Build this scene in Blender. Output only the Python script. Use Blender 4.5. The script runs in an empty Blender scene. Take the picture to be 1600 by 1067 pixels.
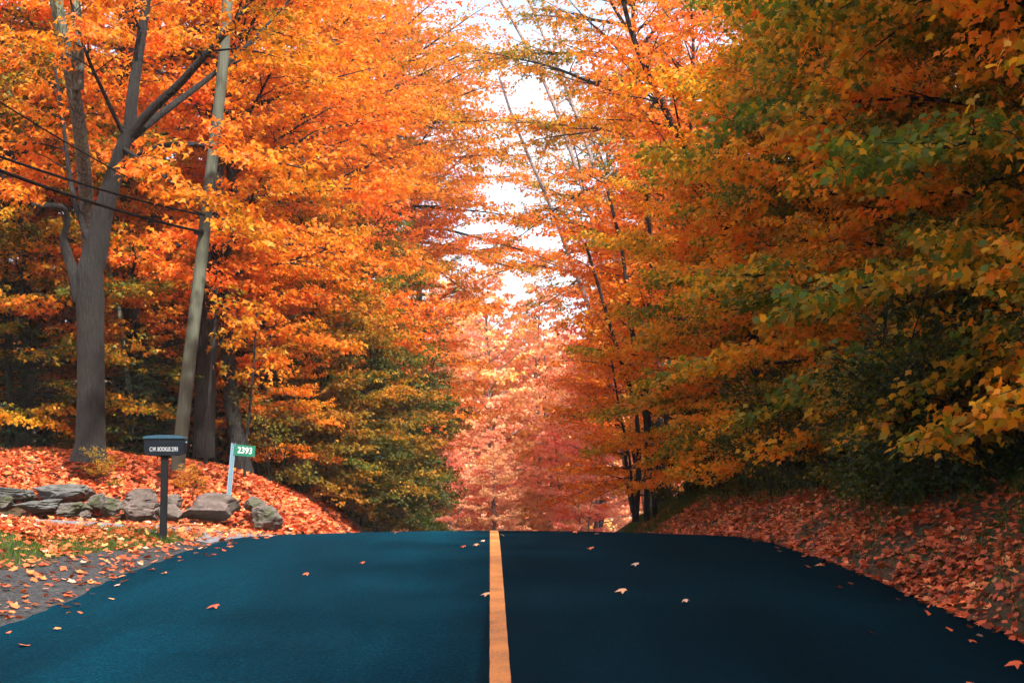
import bpy, bmesh, math, random
import numpy as np
from mathutils import Vector, noise as mnoise
R = math.radians
C = bpy.context.scene.collection
scene = bpy.context.scene

# ------------------------------------------------------------------ camera
F = 2222.0                      # focal length in photo pixels (1600 wide)
CAM = np.array([0.0, 0.0, 1.45])
PITCH = math.atan((745 - 533.5) / F)
cam_d = bpy.data.cameras.new('camera'); cam = bpy.data.objects.new('camera', cam_d); C.objects.link(cam)
cam_d.sensor_width = 36; cam_d.lens = 36 * F / 1600; cam_d.clip_end = 3000; cam_d.clip_start = 0.05
cam.location = CAM; cam.rotation_euler = (R(90) + PITCH, 0, 0)
cam_d.dof.use_dof = True; cam_d.dof.focus_distance = 22; cam_d.dof.aperture_fstop = 11
scene.camera = cam

def at(px, py, d):
    """world point seen at photo pixel px, py at world distance y = d"""
    a = (px - 800) / F; b = (533.5 - py) / F
    cp, sp = math.cos(PITCH), math.sin(PITCH)
    dy = cp - b * sp; dz = sp + b * cp
    k = d / dy
    return np.array([a * k, d, CAM[2] + dz * k])

# ------------------------------------------------------------------ terrain
YK = np.array([-60, -20, 0, 8, 10.8, 12.7, 15.3, 18, 20, 22, 24, 27, 35, 50, 80, 120, 170, 260, 420, 700], float)
ZK = np.array([-3.2, -1.0, -.10, .28, .385, .475, .585, .640, .650, .61, .535, .41, -.10, -1.3, -4.0, -7.0, -7.5, 8, 36, 52], float)
YF = np.linspace(-60, 700, 7601)
_zf = np.interp(YF, YK, ZK)
_k = np.exp(-0.5 * (np.arange(-14, 15) / 6.0) ** 2); _k /= _k.sum()
ZF = np.convolve(np.pad(_zf, 14, mode='edge'), _k, mode='valid')
def zroad(y): return np.interp(y, YF, ZF)
def cx(y):
    y = np.asarray(y, float)
    return -.065 - .0153 * (y - 8.1) + .030 * np.maximum(y - 60, 0) ** 2
def sst(a, b, x):
    t = np.clip((x - a) / (b - a), 0, 1); return t * t * (3 - 2 * t)
HW = 3.7
def wob(x, y, s, seed=0.0):
    return (np.sin(x * s + 1.3 + seed) * np.cos(y * s * 1.13 + .7 + seed * 2) + .5 * np.sin(x * s * 2.3 + y * s * 1.9 + seed) + .3 * np.cos(x * s * 4.1 - y * s * 3.7 + seed * 3)) / 1.8
def gz(x, y):
    x = np.asarray(x, float); y = np.asarray(y, float)
    c = cx(np.minimum(y, 95)); zc = zroad(y); zr = zc - .085
    u = np.abs(x - c) - HW; left = x < c
    up = np.maximum(u, 0)
    # left side
    verge = .12 * np.clip(up, 0, 1.2) + .40 * sst(1.0, 3.4, up) * (1 - sst(17.6, 20.3, y)) + .10 * sst(1.2, 5, up) * sst(17.6, 20.3, y)
    plat = np.where(y < 100, 2.0 - .0021 * np.maximum(y - 30, 0) ** 2, -8.0 + 0 * y)
    amp = np.maximum(1.62, plat - zr)
    fy = .45 * sst(25.55, 26.4, y) + .55 * sst(26.2, 31, y)
    mound = amp * (1 - np.exp(-up / 1.55)) * fy
    zl = zr + np.maximum(verge * (1 - fy), 0) + mound
    # right side
    platr = np.where(y < 100, 2.05 - .0016 * np.maximum(y - 32, 0) ** 2, -8.0 + 0 * y)
    ampr = np.maximum(.8, platr - zr)
    zrt = zr + ampr * (1 - np.exp(-up / 2.5)) + .05 * up
    fade = sst(110, 170, y)
    z = np.where(left, zl, zrt)
    z = z + wob(x, y, .55) * .10 * sst(.6, 3, up) + wob(x, y, 2.1, 3) * .025 * sst(.3, 1.5, up)
    z = z * (1 - fade) + (zr + wob(x, y, .05, 2) * 3) * fade
    z = np.where(u < 0, zc - .085 * np.clip(np.abs(x - c) / HW, 0, 1) ** 2 - 0.004, z)
    return z
def g(x, y): return float(gz(x, y))

# ------------------------------------------------------------------ helpers
def mesh_from(name, V, faces_n, idx, mat, attr=None, smooth=False):
    """V (n,3); faces_n array of loop totals; idx flat loop vertex indices"""
    me = bpy.data.meshes.new(name)
    V = np.ascontiguousarray(V, np.float32)
    me.vertices.add(len(V)); me.vertices.foreach_set('co', V.ravel())
    faces_n = np.asarray(faces_n, np.int32); idx = np.asarray(idx, np.int32).ravel()
    me.loops.add(len(idx)); me.loops.foreach_set('vertex_index', idx)
    st = np.concatenate([[0], np.cumsum(faces_n)[:-1]]).astype(np.int32)
    me.polygons.add(len(faces_n)); me.polygons.foreach_set('loop_start', st); me.polygons.foreach_set('loop_total', faces_n)
    me.polygons.foreach_set('use_smooth', np.full(len(faces_n), smooth, bool))
    if attr is not None:
        at_ = me.attributes.new('tint', 'FLOAT_COLOR', 'FACE'); at_.data.foreach_set('color', np.ascontiguousarray(attr, np.float32).ravel())
    me.update(calc_edges=True)
    if mat: me.materials.append(mat)
    return me
def link(name, data, parent=None, loc=None, color=None):
    o = bpy.data.objects.new(name, data); C.objects.link(o)
    if parent is not None: o.parent = parent
    if loc is not None: o.location = loc
    if color is not None: o.color = color
    return o
def tag(o, label=None, cat=None, group=None, kind=None):
    if label: o['label'] = label
    if cat: o['category'] = cat
    if group: o['group'] = group
    if kind: o['kind'] = kind
    return o
def copy_tree(root, loc, rotz=0, scale=1.0, color=None, name=None, tilt=(0, 0)):
    r = root.copy(); C.objects.link(r)
    r.location = loc; r.rotation_euler = (tilt[0], tilt[1], rotz); r.scale = (scale,) * 3 if not isinstance(scale, tuple) else scale
    for k in ('group', 'label', 'category'):
        if k in r: del r[k]
    for ch in list(root.children):
        c = ch.copy(); C.objects.link(c); c.parent = r
        if color is not None: c.color = color
    return r

class Tubes:
    def __init__(s): s.b = {}
    def add(s, P, Rr, k=6):
        P = np.asarray(P, float); s.b.setdefault((len(P), k), []).append((P, np.asarray(Rr, float)))
    def arrays(s):
        Vs, Fs, off = [], [], 0
        for (n, k), lst in s.b.items():
            P = np.stack([a for a, _ in lst]); Q = np.stack([r for _, r in lst]); M = len(lst)
            T = np.gradient(P, axis=1); T /= np.linalg.norm(T, axis=2, keepdims=True) + 1e-9
            mean = P[:, -1] - P[:, 0]; mean /= np.linalg.norm(mean, axis=1, keepdims=True) + 1e-9
            ref = np.where((np.abs(mean[:, 2:3]) > .8), np.array([[1., 0, 0]]), np.array([[0, 0, 1.]]))[:, None, :]
            S = np.cross(T, ref); S /= np.linalg.norm(S, axis=2, keepdims=True) + 1e-9
            U = np.cross(S, T)
            a = np.arange(k) * 2 * math.pi / k
            V = P[:, :, None, :] + Q[:, :, None, None] * (np.cos(a)[None, None, :, None] * S[:, :, None, :] + np.sin(a)[None, None, :, None] * U[:, :, None, :])
            base = off + (np.arange(M) * n * k)[:, None, None]
            i = np.arange(n - 1)[None, :, None] * k; j = np.arange(k)[None, None, :]; j2 = (j + 1) % k
            f = np.stack([base + i + j, base + i + j2, base + i + k + j2, base + i + k + j], -1)
            Vs.append(V.reshape(-1, 3)); Fs.append(f.reshape(-1, 4)); off += M * n * k
        return np.concatenate(Vs), np.concatenate(Fs)
    def mesh(s, name, mat):
        V, Fq = s.arrays()
        return mesh_from(name, V, np.full(len(Fq), 4), Fq, mat, smooth=True)

def sym(half):  # half outline: right side from base to tip (tip included once)
    r = [(x, y) for x, y in half]; l = [(-x, y) for x, y in half[1:-1]][::-1]
    a = np.array(r + l, float)
    z = -.22 * a[:, 0] ** 2 * 1.6 - .16 * a[:, 1] ** 2
    return np.column_stack([a, z])
LEAF5 = sym([(0, 0), (.27, -.06), (.27, .13), (.53, .40), (.27, .52), (0, 1)])
LEAF3 = sym([(0, 0), (.50, .22), (.19, .42), (0, 1)])
LEAF1 = sym([(0, 0), (.42, .42), (0, 1)])
NEEDLE = np.array([(-.5, 0, 0), (.5, 0, 0), (0, 1, 0)], float)
def leaves_mesh(name, P, D, N, S, T, tint, mat):
    P, D, N = (np.asarray(a, float) for a in (P, D, N)); S = np.asarray(S, float)
    if S.ndim == 1: S = np.column_stack([S, S, S])
    D = D / (np.linalg.norm(D, axis=1, keepdims=True) + 1e-9)
    X = np.cross(D, N); X /= np.linalg.norm(X, axis=1, keepdims=True) + 1e-9
    N = np.cross(X, D)
    V = P[:, None, :] + S[:, 0, None, None] * T[None, :, 0, None] * X[:, None, :] + S[:, 1, None, None] * T[None, :, 1, None] * D[:, None, :] + S[:, 2, None, None] * T[None, :, 2, None] * N[:, None, :]
    m = len(T); n = len(P)
    return mesh_from(name, V.reshape(-1, 3), np.full(n, m), np.arange(n * m), mat, attr=tint)

# ------------------------------------------------------------------ materials
def newmat(name):
    m = bpy.data.materials.new(name); m.use_nodes = True
    nt = m.node_tree; nt.nodes.clear(); out = nt.nodes.new('ShaderNodeOutputMaterial')
    return m, nt, out
def N_(nt, t, **kw):
    n = nt.nodes.new('ShaderNode' + t)
    for k, v in kw.items():
        if k in n.inputs: n.inputs[k].default_value = v
        else: setattr(n, k, v)
    return n
def ramp(nt, stops, fac=None, interp='LINEAR'):
    r = nt.nodes.new('ShaderNodeValToRGB'); el = r.color_ramp.elements; r.color_ramp.interpolation = interp
    el[0].position, el[0].color = stops[0][0], (*stops[0][1], 1); el[1].position, el[1].color = stops[-1][0], (*stops[-1][1], 1)
    for p, c in stops[1:-1]:
        e = el.new(p); e.color = (*c, 1)
    if fac is not None: nt.links.new(fac, r.inputs[0])
    return r
def math_(nt, op, a, b=None):
    n = nt.nodes.new('ShaderNodeMath'); n.operation = op
    for i, v in enumerate((a, b)):
        if v is None: continue
        if isinstance(v, (int, float)): n.inputs[i].default_value = v
        else: nt.links.new(v, n.inputs[i])
    return n.outputs[0]
def leafmat(name, stops, transl=.42, gloss=.015, rough=.5):
    m, nt, out = newmat(name); L = nt.links.new
    a = N_(nt, 'Attribute', attribute_name='tint'); sep = nt.nodes.new('ShaderNodeSeparateColor'); L(a.outputs['Color'], sep.inputs[0])
    oi = nt.nodes.new('ShaderNodeObjectInfo'); so = nt.nodes.new('ShaderNodeSeparateColor'); L(oi.outputs['Color'], so.inputs[0])
    h = math_(nt, 'ADD', sep.outputs[0], math_(nt, 'SUBTRACT', so.outputs[0], .5))
    rp = ramp(nt, stops, h)
    hs = nt.nodes.new('ShaderNodeHueSaturation'); L(rp.outputs[0], hs.inputs['Color'])
    L(math_(nt, 'MULTIPLY', sep.outputs[1], math_(nt, 'MULTIPLY', so.outputs[1], 2.0)), hs.inputs['Value'])
    d = N_(nt, 'BsdfDiffuse'); t = N_(nt, 'BsdfTranslucent'); mx = N_(nt, 'MixShader'); mx.inputs[0].default_value = transl
    L(hs.outputs[0], d.inputs[0]); L(hs.outputs[0], t.inputs[0]); L(d.outputs[0], mx.inputs[1]); L(t.outputs[0], mx.inputs[2])
    gl = N_(nt, 'BsdfGlossy', Roughness=rough); gl.inputs['Color'].default_value = (.8, .85, .9, 1)
    m2 = N_(nt, 'MixShader'); m2.inputs[0].default_value = gloss
    L(mx.outputs[0], m2.inputs[1]); L(gl.outputs[0], m2.inputs[2]); L(m2.outputs[0], out.inputs[0])
    return m
GREEN = (.035, .085, .015); OLIVE = (.13, .17, .012); YEL = (.70, .34, .012); ORA = (.86, .27, .012); RORA = (.86, .19, .018); RED = (.78, .11, .04)
M_maple = leafmat('maple_leaf', [(0, GREEN), (.2, (.07, .14, .02)), (.36, OLIVE), (.5, YEL), (.62, ORA), (.8, RORA), (1, RED)], transl=.56)
M_far = leafmat('far_maple_leaf', [(0, (.60, .48, .06)), (.2, (.93, .62, .14)), (.45, (.94, .56, .30)), (.7, (.95, .45, .26)), (.88, (.94, .34, .21)), (1, (.88, .22, .15))], transl=.45)  # pale peach stops: haze and sunlight on the far trees painted into leaf colour
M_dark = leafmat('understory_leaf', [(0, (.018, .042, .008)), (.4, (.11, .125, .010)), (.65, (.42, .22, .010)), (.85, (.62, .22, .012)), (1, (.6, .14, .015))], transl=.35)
M_spruce = leafmat('spruce_needles', [(0, (.010, .032, .016)), (1, (.035, .07, .025))], transl=.1)
M_pine = leafmat('pine_needles', [(0, (.05, .10, .025)), (.6, (.16, .17, .03)), (1, (.5, .22, .04))], transl=.2)
M_litter = leafmat('fallen_leaf', [(0, (.12, .045, .02)), (.25, (.62, .10, .035)), (.5, (.80, .16, .05)), (.72, (.85, .24, .07)), (.9, (.85, .36, .12)), (1, (.80, .45, .30))], transl=.15, gloss=.03)
M_grass = leafmat('grass_blade', [(0, (.02, .06, .01)), (.5, (.07, .13, .015)), (.85, (.20, .22, .03)), (1, (.35, .26, .05))], transl=.25)

def bark(name, dark, light, moss=(.05, .055, .035), mossamt=.2, scale=1.0):
    m, nt, out = newmat(name); L = nt.links.new
    tc = N_(nt, 'TexCoord'); mp = N_(nt, 'Mapping'); mp.inputs['Scale'].default_value = (9 * scale, 9 * scale, 1.6 * scale); L(tc.outputs['Object'], mp.inputs[0])
    n1 = N_(nt, 'TexNoise', Scale=2.2, Detail=8, Roughness=.65); L(mp.outputs[0], n1.inputs[0])
    v = N_(nt, 'TexVoronoi', Scale=1.6, feature='DISTANCE_TO_EDGE'); L(mp.outputs[0], v.inputs[0])
    mv = N_(nt, 'Mapping'); mv.inputs['Scale'].default_value = (14 * scale, 14 * scale, 3.2 * scale); L(tc.outputs['Object'], mv.inputs[0]); v2 = N_(nt, 'TexVoronoi', Scale=1.0, feature='DISTANCE_TO_EDGE'); L(mv.outputs[0], v2.inputs[0])
    n2 = N_(nt, 'TexNoise', Scale=1.1 * scale, Detail=5); L(tc.outputs['Object'], n2.inputs[0])
    rp = ramp(nt, [(.3, dark), (.7, light)], n1.outputs[0])
    mr = ramp(nt, [(.5, (0, 0, 0)), (.66, (mossamt,) * 3)], n2.outputs[0])
    mix = N_(nt, 'Mix', data_type='RGBA'); L(mr.outputs[0], mix.inputs[0]); L(rp.outputs[0], mix.inputs[6]); mix.inputs[7].default_value = (*moss, 1)
    cr = ramp(nt, [(0, (.35,) * 3), (.12, (1.15,) * 3)], v2.outputs[0]); mm = N_(nt, 'Mix', data_type='RGBA', blend_type='MULTIPLY'); mm.inputs[0].default_value = 1; L(mix.outputs[2], mm.inputs[6]); L(cr.outputs[0], mm.inputs[7])
    b = N_(nt, 'BsdfPrincipled', Roughness=.9); L(mm.outputs[2], b.inputs['Base Color'])
    bp = N_(nt, 'Bump', Strength=1, Distance=.05); L(math_(nt, 'ADD', n1.outputs[0], math_(nt, 'MINIMUM', v.outputs[0], .25)), bp.inputs['Height']); L(bp.outputs[0], b.inputs['Normal'])
    L(b.outputs[0], out.inputs[0]); return m
M_bark = bark('maple_bark', (.004, .0035, .0035), (.020, .0175, .016))
M_barkd = bark('dark_bark', (.004, .003, .003), (.015, .0125, .0115), mossamt=.15)
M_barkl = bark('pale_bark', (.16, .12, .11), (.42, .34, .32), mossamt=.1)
M_greybark = bark('grey_green_bark', (.05, .055, .045), (.18, .19, .155), moss=(.14, .18, .10), mossamt=.7)

def pole_mat():
    m, nt, out = newmat('weathered_pole_wood'); L = nt.links.new
    tc = N_(nt, 'TexCoord'); mp = N_(nt, 'Mapping'); mp.inputs['Scale'].default_value = (22, 22, .9); L(tc.outputs['Object'], mp.inputs[0])
    n1 = N_(nt, 'TexNoise', Scale=1.5, Detail=6, Roughness=.6); L(mp.outputs[0], n1.inputs[0])
    n2 = N_(nt, 'TexNoise', Scale=.8, Detail=3); L(tc.outputs['Object'], n2.inputs[0])
    rp = ramp(nt, [(.3, (.045, .052, .036)), (.55, (.085, .092, .066)), (.75, (.135, .142, .105))], n1.outputs[0])
    mix = N_(nt, 'Mix', data_type='RGBA'); L(ramp(nt, [(.4, (0, 0, 0)), (.7, (.55,) * 3)], n2.outputs[0]).outputs[0], mix.inputs[0])
    L(rp.outputs[0], mix.inputs[6]); mix.inputs[7].default_value = (.15, .17, .11, 1)
    b = N_(nt, 'BsdfPrincipled', Roughness=.85); L(mix.outputs[2], b.inputs['Base Color'])
    bp = N_(nt, 'Bump', Strength=.5, Distance=.01); L(n1.outputs[0], bp.inputs['Height']); L(bp.outputs[0], b.inputs['Normal'])
    L(b.outputs[0], out.inputs[0]); return m
M_pole = pole_mat()

def simple(name, col, rough=.5, metal=0, bump=0, var=0, bscale=40, spec=.5):
    m, nt, out = newmat(name); L = nt.links.new
    b = N_(nt, 'BsdfPrincipled', Roughness=rough, Metallic=metal); b.inputs['Base Color'].default_value = (*col, 1)
    b.inputs['Specular IOR Level'].default_value = spec
    tc = N_(nt, 'TexCoord'); n = N_(nt, 'TexNoise', Scale=bscale, Detail=5); L(tc.outputs['Object'], n.inputs[0])
    if var:
        rp = ramp(nt, [(.3, tuple(c * (1 - var) for c in col)), (.7, tuple(min(1, c * (1 + var)) for c in col))], n.outputs[0]); L(rp.outputs[0], b.inputs['Base Color'])
    if bump:
        bp = N_(nt, 'Bump', Strength=bump, Distance=.01); L(n.outputs[0], bp.inputs['Height']); L(bp.outputs[0], b.inputs['Normal'])
    L(b.outputs[0], out.inputs[0]); return m
M_box = simple('mailbox_black_enamel', (.004, .008, .014), .5, 0, .03, .2, 12, spec=.2)
M_lid = simple('mailbox_lid_skylit', (.02, .07, .11), .3, 0, .03, .2, 12)  # blue sky highlight on the mailbox top, painted into the lid colour
M_post = simple('black_painted_post', (.005, .007, .009), .6, 0, .15, .3, 25, spec=.2)
M_white = simple('white_lettering', (.75, .78, .78), .5)
M_sgreen = simple('green_sign_face', (.002, .15, .085), .5)
M_galv = simple('galvanised_steel', (.20, .34, .42), .5, .3, .05, .2, 30)
M_cable = simple('black_cable', (.003, .003, .003), .8, spec=.1)

def asphalt():
    m, nt, out = newmat('asphalt'); L = nt.links.new
    tc = N_(nt, 'TexCoord')
    fine = N_(nt, 'TexNoise', Scale=42, Detail=4, Roughness=.8); L(tc.outputs['Object'], fine.inputs[0])
    vor = N_(nt, 'TexVoronoi', Scale=110); L(tc.outputs['Object'], vor.inputs[0])
    mp = N_(nt, 'Mapping'); mp.inputs['Scale'].default_value = (1.0, .16, 1); L(tc.outputs['Object'], mp.inputs[0])
    big = N_(nt, 'TexNoise', Scale=.8, Detail=5, Roughness=.55); L(mp.outputs[0], big.inputs[0])
    med = N_(nt, 'TexNoise', Scale=6, Detail=6, Roughness=.7); L(mp.outputs[0], med.inputs[0])
    # wheel-polished bands in each lane (real wear, lighter along the tracks)
    sx = nt.nodes.new('ShaderNodeSeparateXYZ'); L(tc.outputs['Object'], sx.inputs[0])
    wv = math_(nt, 'COSINE', math_(nt, 'MULTIPLY', math_(nt, 'ADD', sx.outputs[0], .95), 2 * math.pi / 1.75))
    s = math_(nt, 'ADD', math_(nt, 'MULTIPLY', big.outputs[0], .75), math_(nt, 'MULTIPLY', med.outputs[0], .25))
    s = math_(nt, 'ADD', s, math_(nt, 'MULTIPLY', wv, .035))
    rp = ramp(nt, [(.28, (.0006, .0075, .0135)), (.5, (.0008, .0135, .0235)), (.72, (.001, .022, .038))], s)
    spk = ramp(nt, [(.38, (.55,) * 3), (.52, (.95,) * 3), (.64, (2.1,) * 3), (.75, (3.6,) * 3)], fine.outputs[0])
    mul = N_(nt, 'Mix', data_type='RGBA', blend_type='MULTIPLY'); mul.inputs[0].default_value = 1; L(rp.outputs[0], mul.inputs[6]); L(spk.outputs[0], mul.inputs[7])
    lane = ramp(nt, [(0, (1.2,) * 3), (.49, (1.2,) * 3), (.51, (.55,) * 3), (1, (.55,) * 3)], math_(nt, 'ADD', math_(nt, 'MULTIPLY', sx.outputs[0], .5), .6))  # left lane lighter, right darker: sky reflection and shade painted into the colour
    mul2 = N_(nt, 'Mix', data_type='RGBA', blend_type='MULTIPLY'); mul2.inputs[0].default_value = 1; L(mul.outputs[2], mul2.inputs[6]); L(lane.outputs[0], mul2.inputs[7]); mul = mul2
    b = N_(nt, 'BsdfDiffuse', Roughness=.6); L(mul.outputs[2], b.inputs['Color'])
    gl = N_(nt, 'BsdfGlossy', Roughness=.55); gl.inputs['Color'].default_value = (.35, .75, 1, 1); mg = N_(nt, 'MixShader'); mg.inputs[0].default_value = .012
    bp = N_(nt, 'Bump', Strength=.5, Distance=.006); L(math_(nt, 'ADD', vor.outputs[0], fine.outputs[0]), bp.inputs['Height']); L(bp.outputs[0], b.inputs['Normal'])
    L(b.outputs[0], mg.inputs[1]); L(gl.outputs[0], mg.inputs[2]); L(mg.outputs[0], out.inputs[0]); return m
def paint():
    m, nt, out = newmat('road_line_paint'); L = nt.links.new
    tc = N_(nt, 'TexCoord'); n = N_(nt, 'TexNoise', Scale=60, Detail=6, Roughness=.75); L(tc.outputs['Object'], n.inputs[0])
    n2 = N_(nt, 'TexNoise', Scale=2.5, Detail=4); L(tc.outputs['Object'], n2.inputs[0])
    s = math_(nt, 'ADD', math_(nt, 'MULTIPLY', n.outputs[0], .6), math_(nt, 'MULTIPLY', n2.outputs[0], .4))
    rp = ramp(nt, [(.36, (.05, .035, .03)), (.42, (.40, .14, .035)), (.5, (.66, .22, .04)), (.62, (.82, .29, .05))], s)
    b = N_(nt, 'BsdfPrincipled', Roughness=.7); L(rp.outputs[0], b.inputs['Base Color'])
    bp = N_(nt, 'Bump', Strength=.4, Distance=.004); L(n.outputs[0], bp.inputs['Height']); L(bp.outputs[0], b.inputs['Normal'])
    L(b.outputs[0], out.inputs[0]); return m
def gravel():
    m, nt, out = newmat('gravel'); L = nt.links.new
    tc = N_(nt, 'TexCoord'); v = N_(nt, 'TexVoronoi', Scale=38, Randomness=1); L(tc.outputs['Object'], v.inputs[0])
    n = N_(nt, 'TexNoise', Scale=3, Detail=6, Roughness=.7); L(tc.outputs['Object'], n.inputs[0])
    sc = nt.nodes.new('ShaderNodeSeparateColor'); L(v.outputs['Color'], sc.inputs[0])
    s = math_(nt, 'ADD', math_(nt, 'MULTIPLY', sc.outputs[0], .45), math_(nt, 'MULTIPLY', n.outputs[0], .55))
    rp = ramp(nt, [(.2, (.008, .009, .009)), (.5, (.022, .025, .028)), (.8, (.07, .072, .075))], s)
    b = N_(nt, 'BsdfPrincipled', Roughness=.9); L(rp.outputs[0], b.inputs['Base Color'])
    bp = N_(nt, 'Bump', Strength=1, Distance=.02, invert=True); L(v.outputs[0], bp.inputs['Height']); L(bp.outputs[0], b.inputs['Normal'])
    L(b.outputs[0], out.inputs[0]); return m
def soil():
    m, nt, out = newmat('forest_soil'); L = nt.links.new
    tc = N_(nt, 'TexCoord'); n = N_(nt, 'TexNoise', Scale=.6, Detail=8, Roughness=.7); L(tc.outputs['Object'], n.inputs[0])
    n2 = N_(nt, 'TexNoise', Scale=14, Detail=6, Roughness=.8); L(tc.outputs['Object'], n2.inputs[0])
    s = math_(nt, 'ADD', math_(nt, 'MULTIPLY', n.outputs[0], .5), math_(nt, 'MULTIPLY', n2.outputs[0], .5))
    rp = ramp(nt, [(.35, (.018, .022, .008)), (.47, (.035, .04, .012)), (.55, (.10, .04, .018)), (.68, (.30, .075, .03))], s)
    b = N_(nt, 'BsdfPrincipled', Roughness=.95); L(rp.outputs[0], b.inputs['Base Color'])
    bp = N_(nt, 'Bump', Strength=.8, Distance=.04); L(n2.outputs[0], bp.inputs['Height']); L(bp.outputs[0], b.inputs['Normal'])
    L(b.outputs[0], out.inputs[0]); return m
def rockmat(name, dark, light, moss):
    m, nt, out = newmat(name); L = nt.links.new
    tc = N_(nt, 'TexCoord'); mp = N_(nt, 'Mapping'); mp.inputs['Scale'].default_value = (1, 1, 2.2); L(tc.outputs['Object'], mp.inputs[0])
    n = N_(nt, 'TexNoise', Scale=5, Detail=9, Roughness=.7); L(mp.outputs[0], n.inputs[0])
    n2 = N_(nt, 'TexNoise', Scale=22, Detail=6, Roughness=.8); L(tc.outputs['Object'], n2.inputs[0])
    n3 = N_(nt, 'TexNoise', Scale=3, Detail=4); L(tc.outputs['Object'], n3.inputs[0])
    s = math_(nt, 'ADD', math_(nt, 'MULTIPLY', n.outputs[0], .6), math_(nt, 'MULTIPLY', n2.outputs[0], .4))
    rp = ramp(nt, [(.36, dark), (.62, light)], s)
    mix = N_(nt, 'Mix', data_type='RGBA'); L(ramp(nt, [(.5, (0, 0, 0)), (.62, (.7,) * 3)], n3.outputs[0]).outputs[0], mix.inputs[0]); L(rp.outputs[0], mix.inputs[6]); mix.inputs[7].default_value = (*moss, 1)
    b = N_(nt, 'BsdfPrincipled', Roughness=.9); L(mix.outputs[2], b.inputs['Base Color'])
    bp = N_(nt, 'Bump', Strength=.9, Distance=.03); L(s, bp.inputs['Height']); L(bp.outputs[0], b.inputs['Normal'])
    L(b.outputs[0], out.inputs[0]); return m
M_rock = rockmat('brown_grey_rock', (.045, .034, .030), (.21, .16, .14), (.09, .075, .06))
M_rockm = rockmat('mossy_rock', (.035, .030, .026), (.19, .16, .14), (.05, .07, .02))
M_rockg = rockmat('cool_grey_rock', (.035, .036, .038), (.17, .17, .165), (.08, .085, .07))

# ------------------------------------------------------------------ ground, road
def grid_mesh(name, xs_of, ys, zf, mat, lift=0.0):
    X = np.array([xs_of(y) for y in ys]); Y = np.repeat(ys[:, None], X.shape[1], 1)
    Z = zf(X, Y) + lift
    n, m = X.shape
    V = np.stack([X, Y, Z], -1).reshape(-1, 3)
    i = (np.arange(n - 1)[:, None] * m + np.arange(m - 1)[None, :]).ravel()
    Fq = np.column_stack([i, i + 1, i + m + 1, i + m])
    return mesh_from(name, V, np.full(len(Fq), 4), Fq, mat, smooth=True)
ys = np.concatenate([np.arange(-60, 0, 2.0), np.arange(0, 45, .22), np.arange(45, 110, 1.0), np.arange(110, 300, 5), np.arange(300, 701, 25.)])
uo = np.concatenate([np.arange(0, 12, .22), np.arange(12, 40, 1.2), np.arange(40, 120, 6), np.arange(120, 620, 40.)])
xs = np.concatenate([-(uo[::-1] + HW), [-HW + .001, -2.5, -1.2, 0, 1.2, 2.5, HW - .001], uo + HW])
gm = grid_mesh('ground', lambda y: cx(min(y, 95)) + xs, ys, gz, soil())
tag(link('ground', gm), kind='structure')
def road_z(X, Y): return zroad(Y) - .085 * np.clip(np.abs(X - cx(np.minimum(Y, 95))) / HW, 0, 1) ** 2
yr = np.concatenate([np.arange(-50, 0, 1.0), np.arange(0, 45, .25), np.arange(45, 95, 1.0)])
edge = lambda y: HW + .035 * math.sin(y * 1.9) + .02 * math.sin(y * 5.3 + 1) + .02 * math.sin(y * 11.1)
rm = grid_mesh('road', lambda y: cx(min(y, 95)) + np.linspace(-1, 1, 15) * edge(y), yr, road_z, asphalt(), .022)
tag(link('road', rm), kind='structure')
rl = grid_mesh('road_marking', lambda y: cx(min(y, 95)) + np.array([-.06, 0, .06]) * (1 + .012 * math.sin(y * 7.7) + .012 * math.sin(y * 17)), yr, road_z, paint(), .027)
tag(link('road_marking', rl), kind='structure')
def gravel_z(X, Y): return gz(X, Y)
M_gravel = gravel()
yg = np.arange(-10, 29, .2)
gs = grid_mesh('gravel_shoulder', lambda y: cx(y) - HW - np.linspace(-.06, (1.0 - .65 * float(sst(13, 19, y)) + .08 * math.sin(y * 2.1) + .05 * math.sin(y * 4.7)), 8), yg, gravel_z, M_gravel, .012)
tag(link('gravel_shoulder', gs), kind='structure')
# driveway branching off to the left
dw_t = np.linspace(0, 26, 120)
def drive_pts():
    V = []
    for t in dw_t:
        flare = 1.6 * math.exp(-t / 1.6)
        x = cx(22.6) - HW - .0 - t
        y0 = 20.5 - flare + .0 * t; y1 = 24.2 + flare
        for k in np.linspace(0, 1, 12): V.append((x, y0 + (y1 - y0) * k))
    V = np.array(V); return V
dv = drive_pts(); m_ = 12; n_ = len(dw_t)
DZ = gz(dv[:, 0], dv[:, 1]) + .017
i = (np.arange(n_ - 1)[:, None] * m_ + np.arange(m_ - 1)[None, :]).ravel()
tag(link('driveway', mesh_from('driveway', np.column_stack([dv, DZ]), np.full(len(i), 4), np.column_stack([i, i + m_, i + m_ + 1, i + 1]), simple('driveway_asphalt', (.17, .17, .19), .9, 0, .5, .35, 30), smooth=True)), kind='structure')

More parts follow.
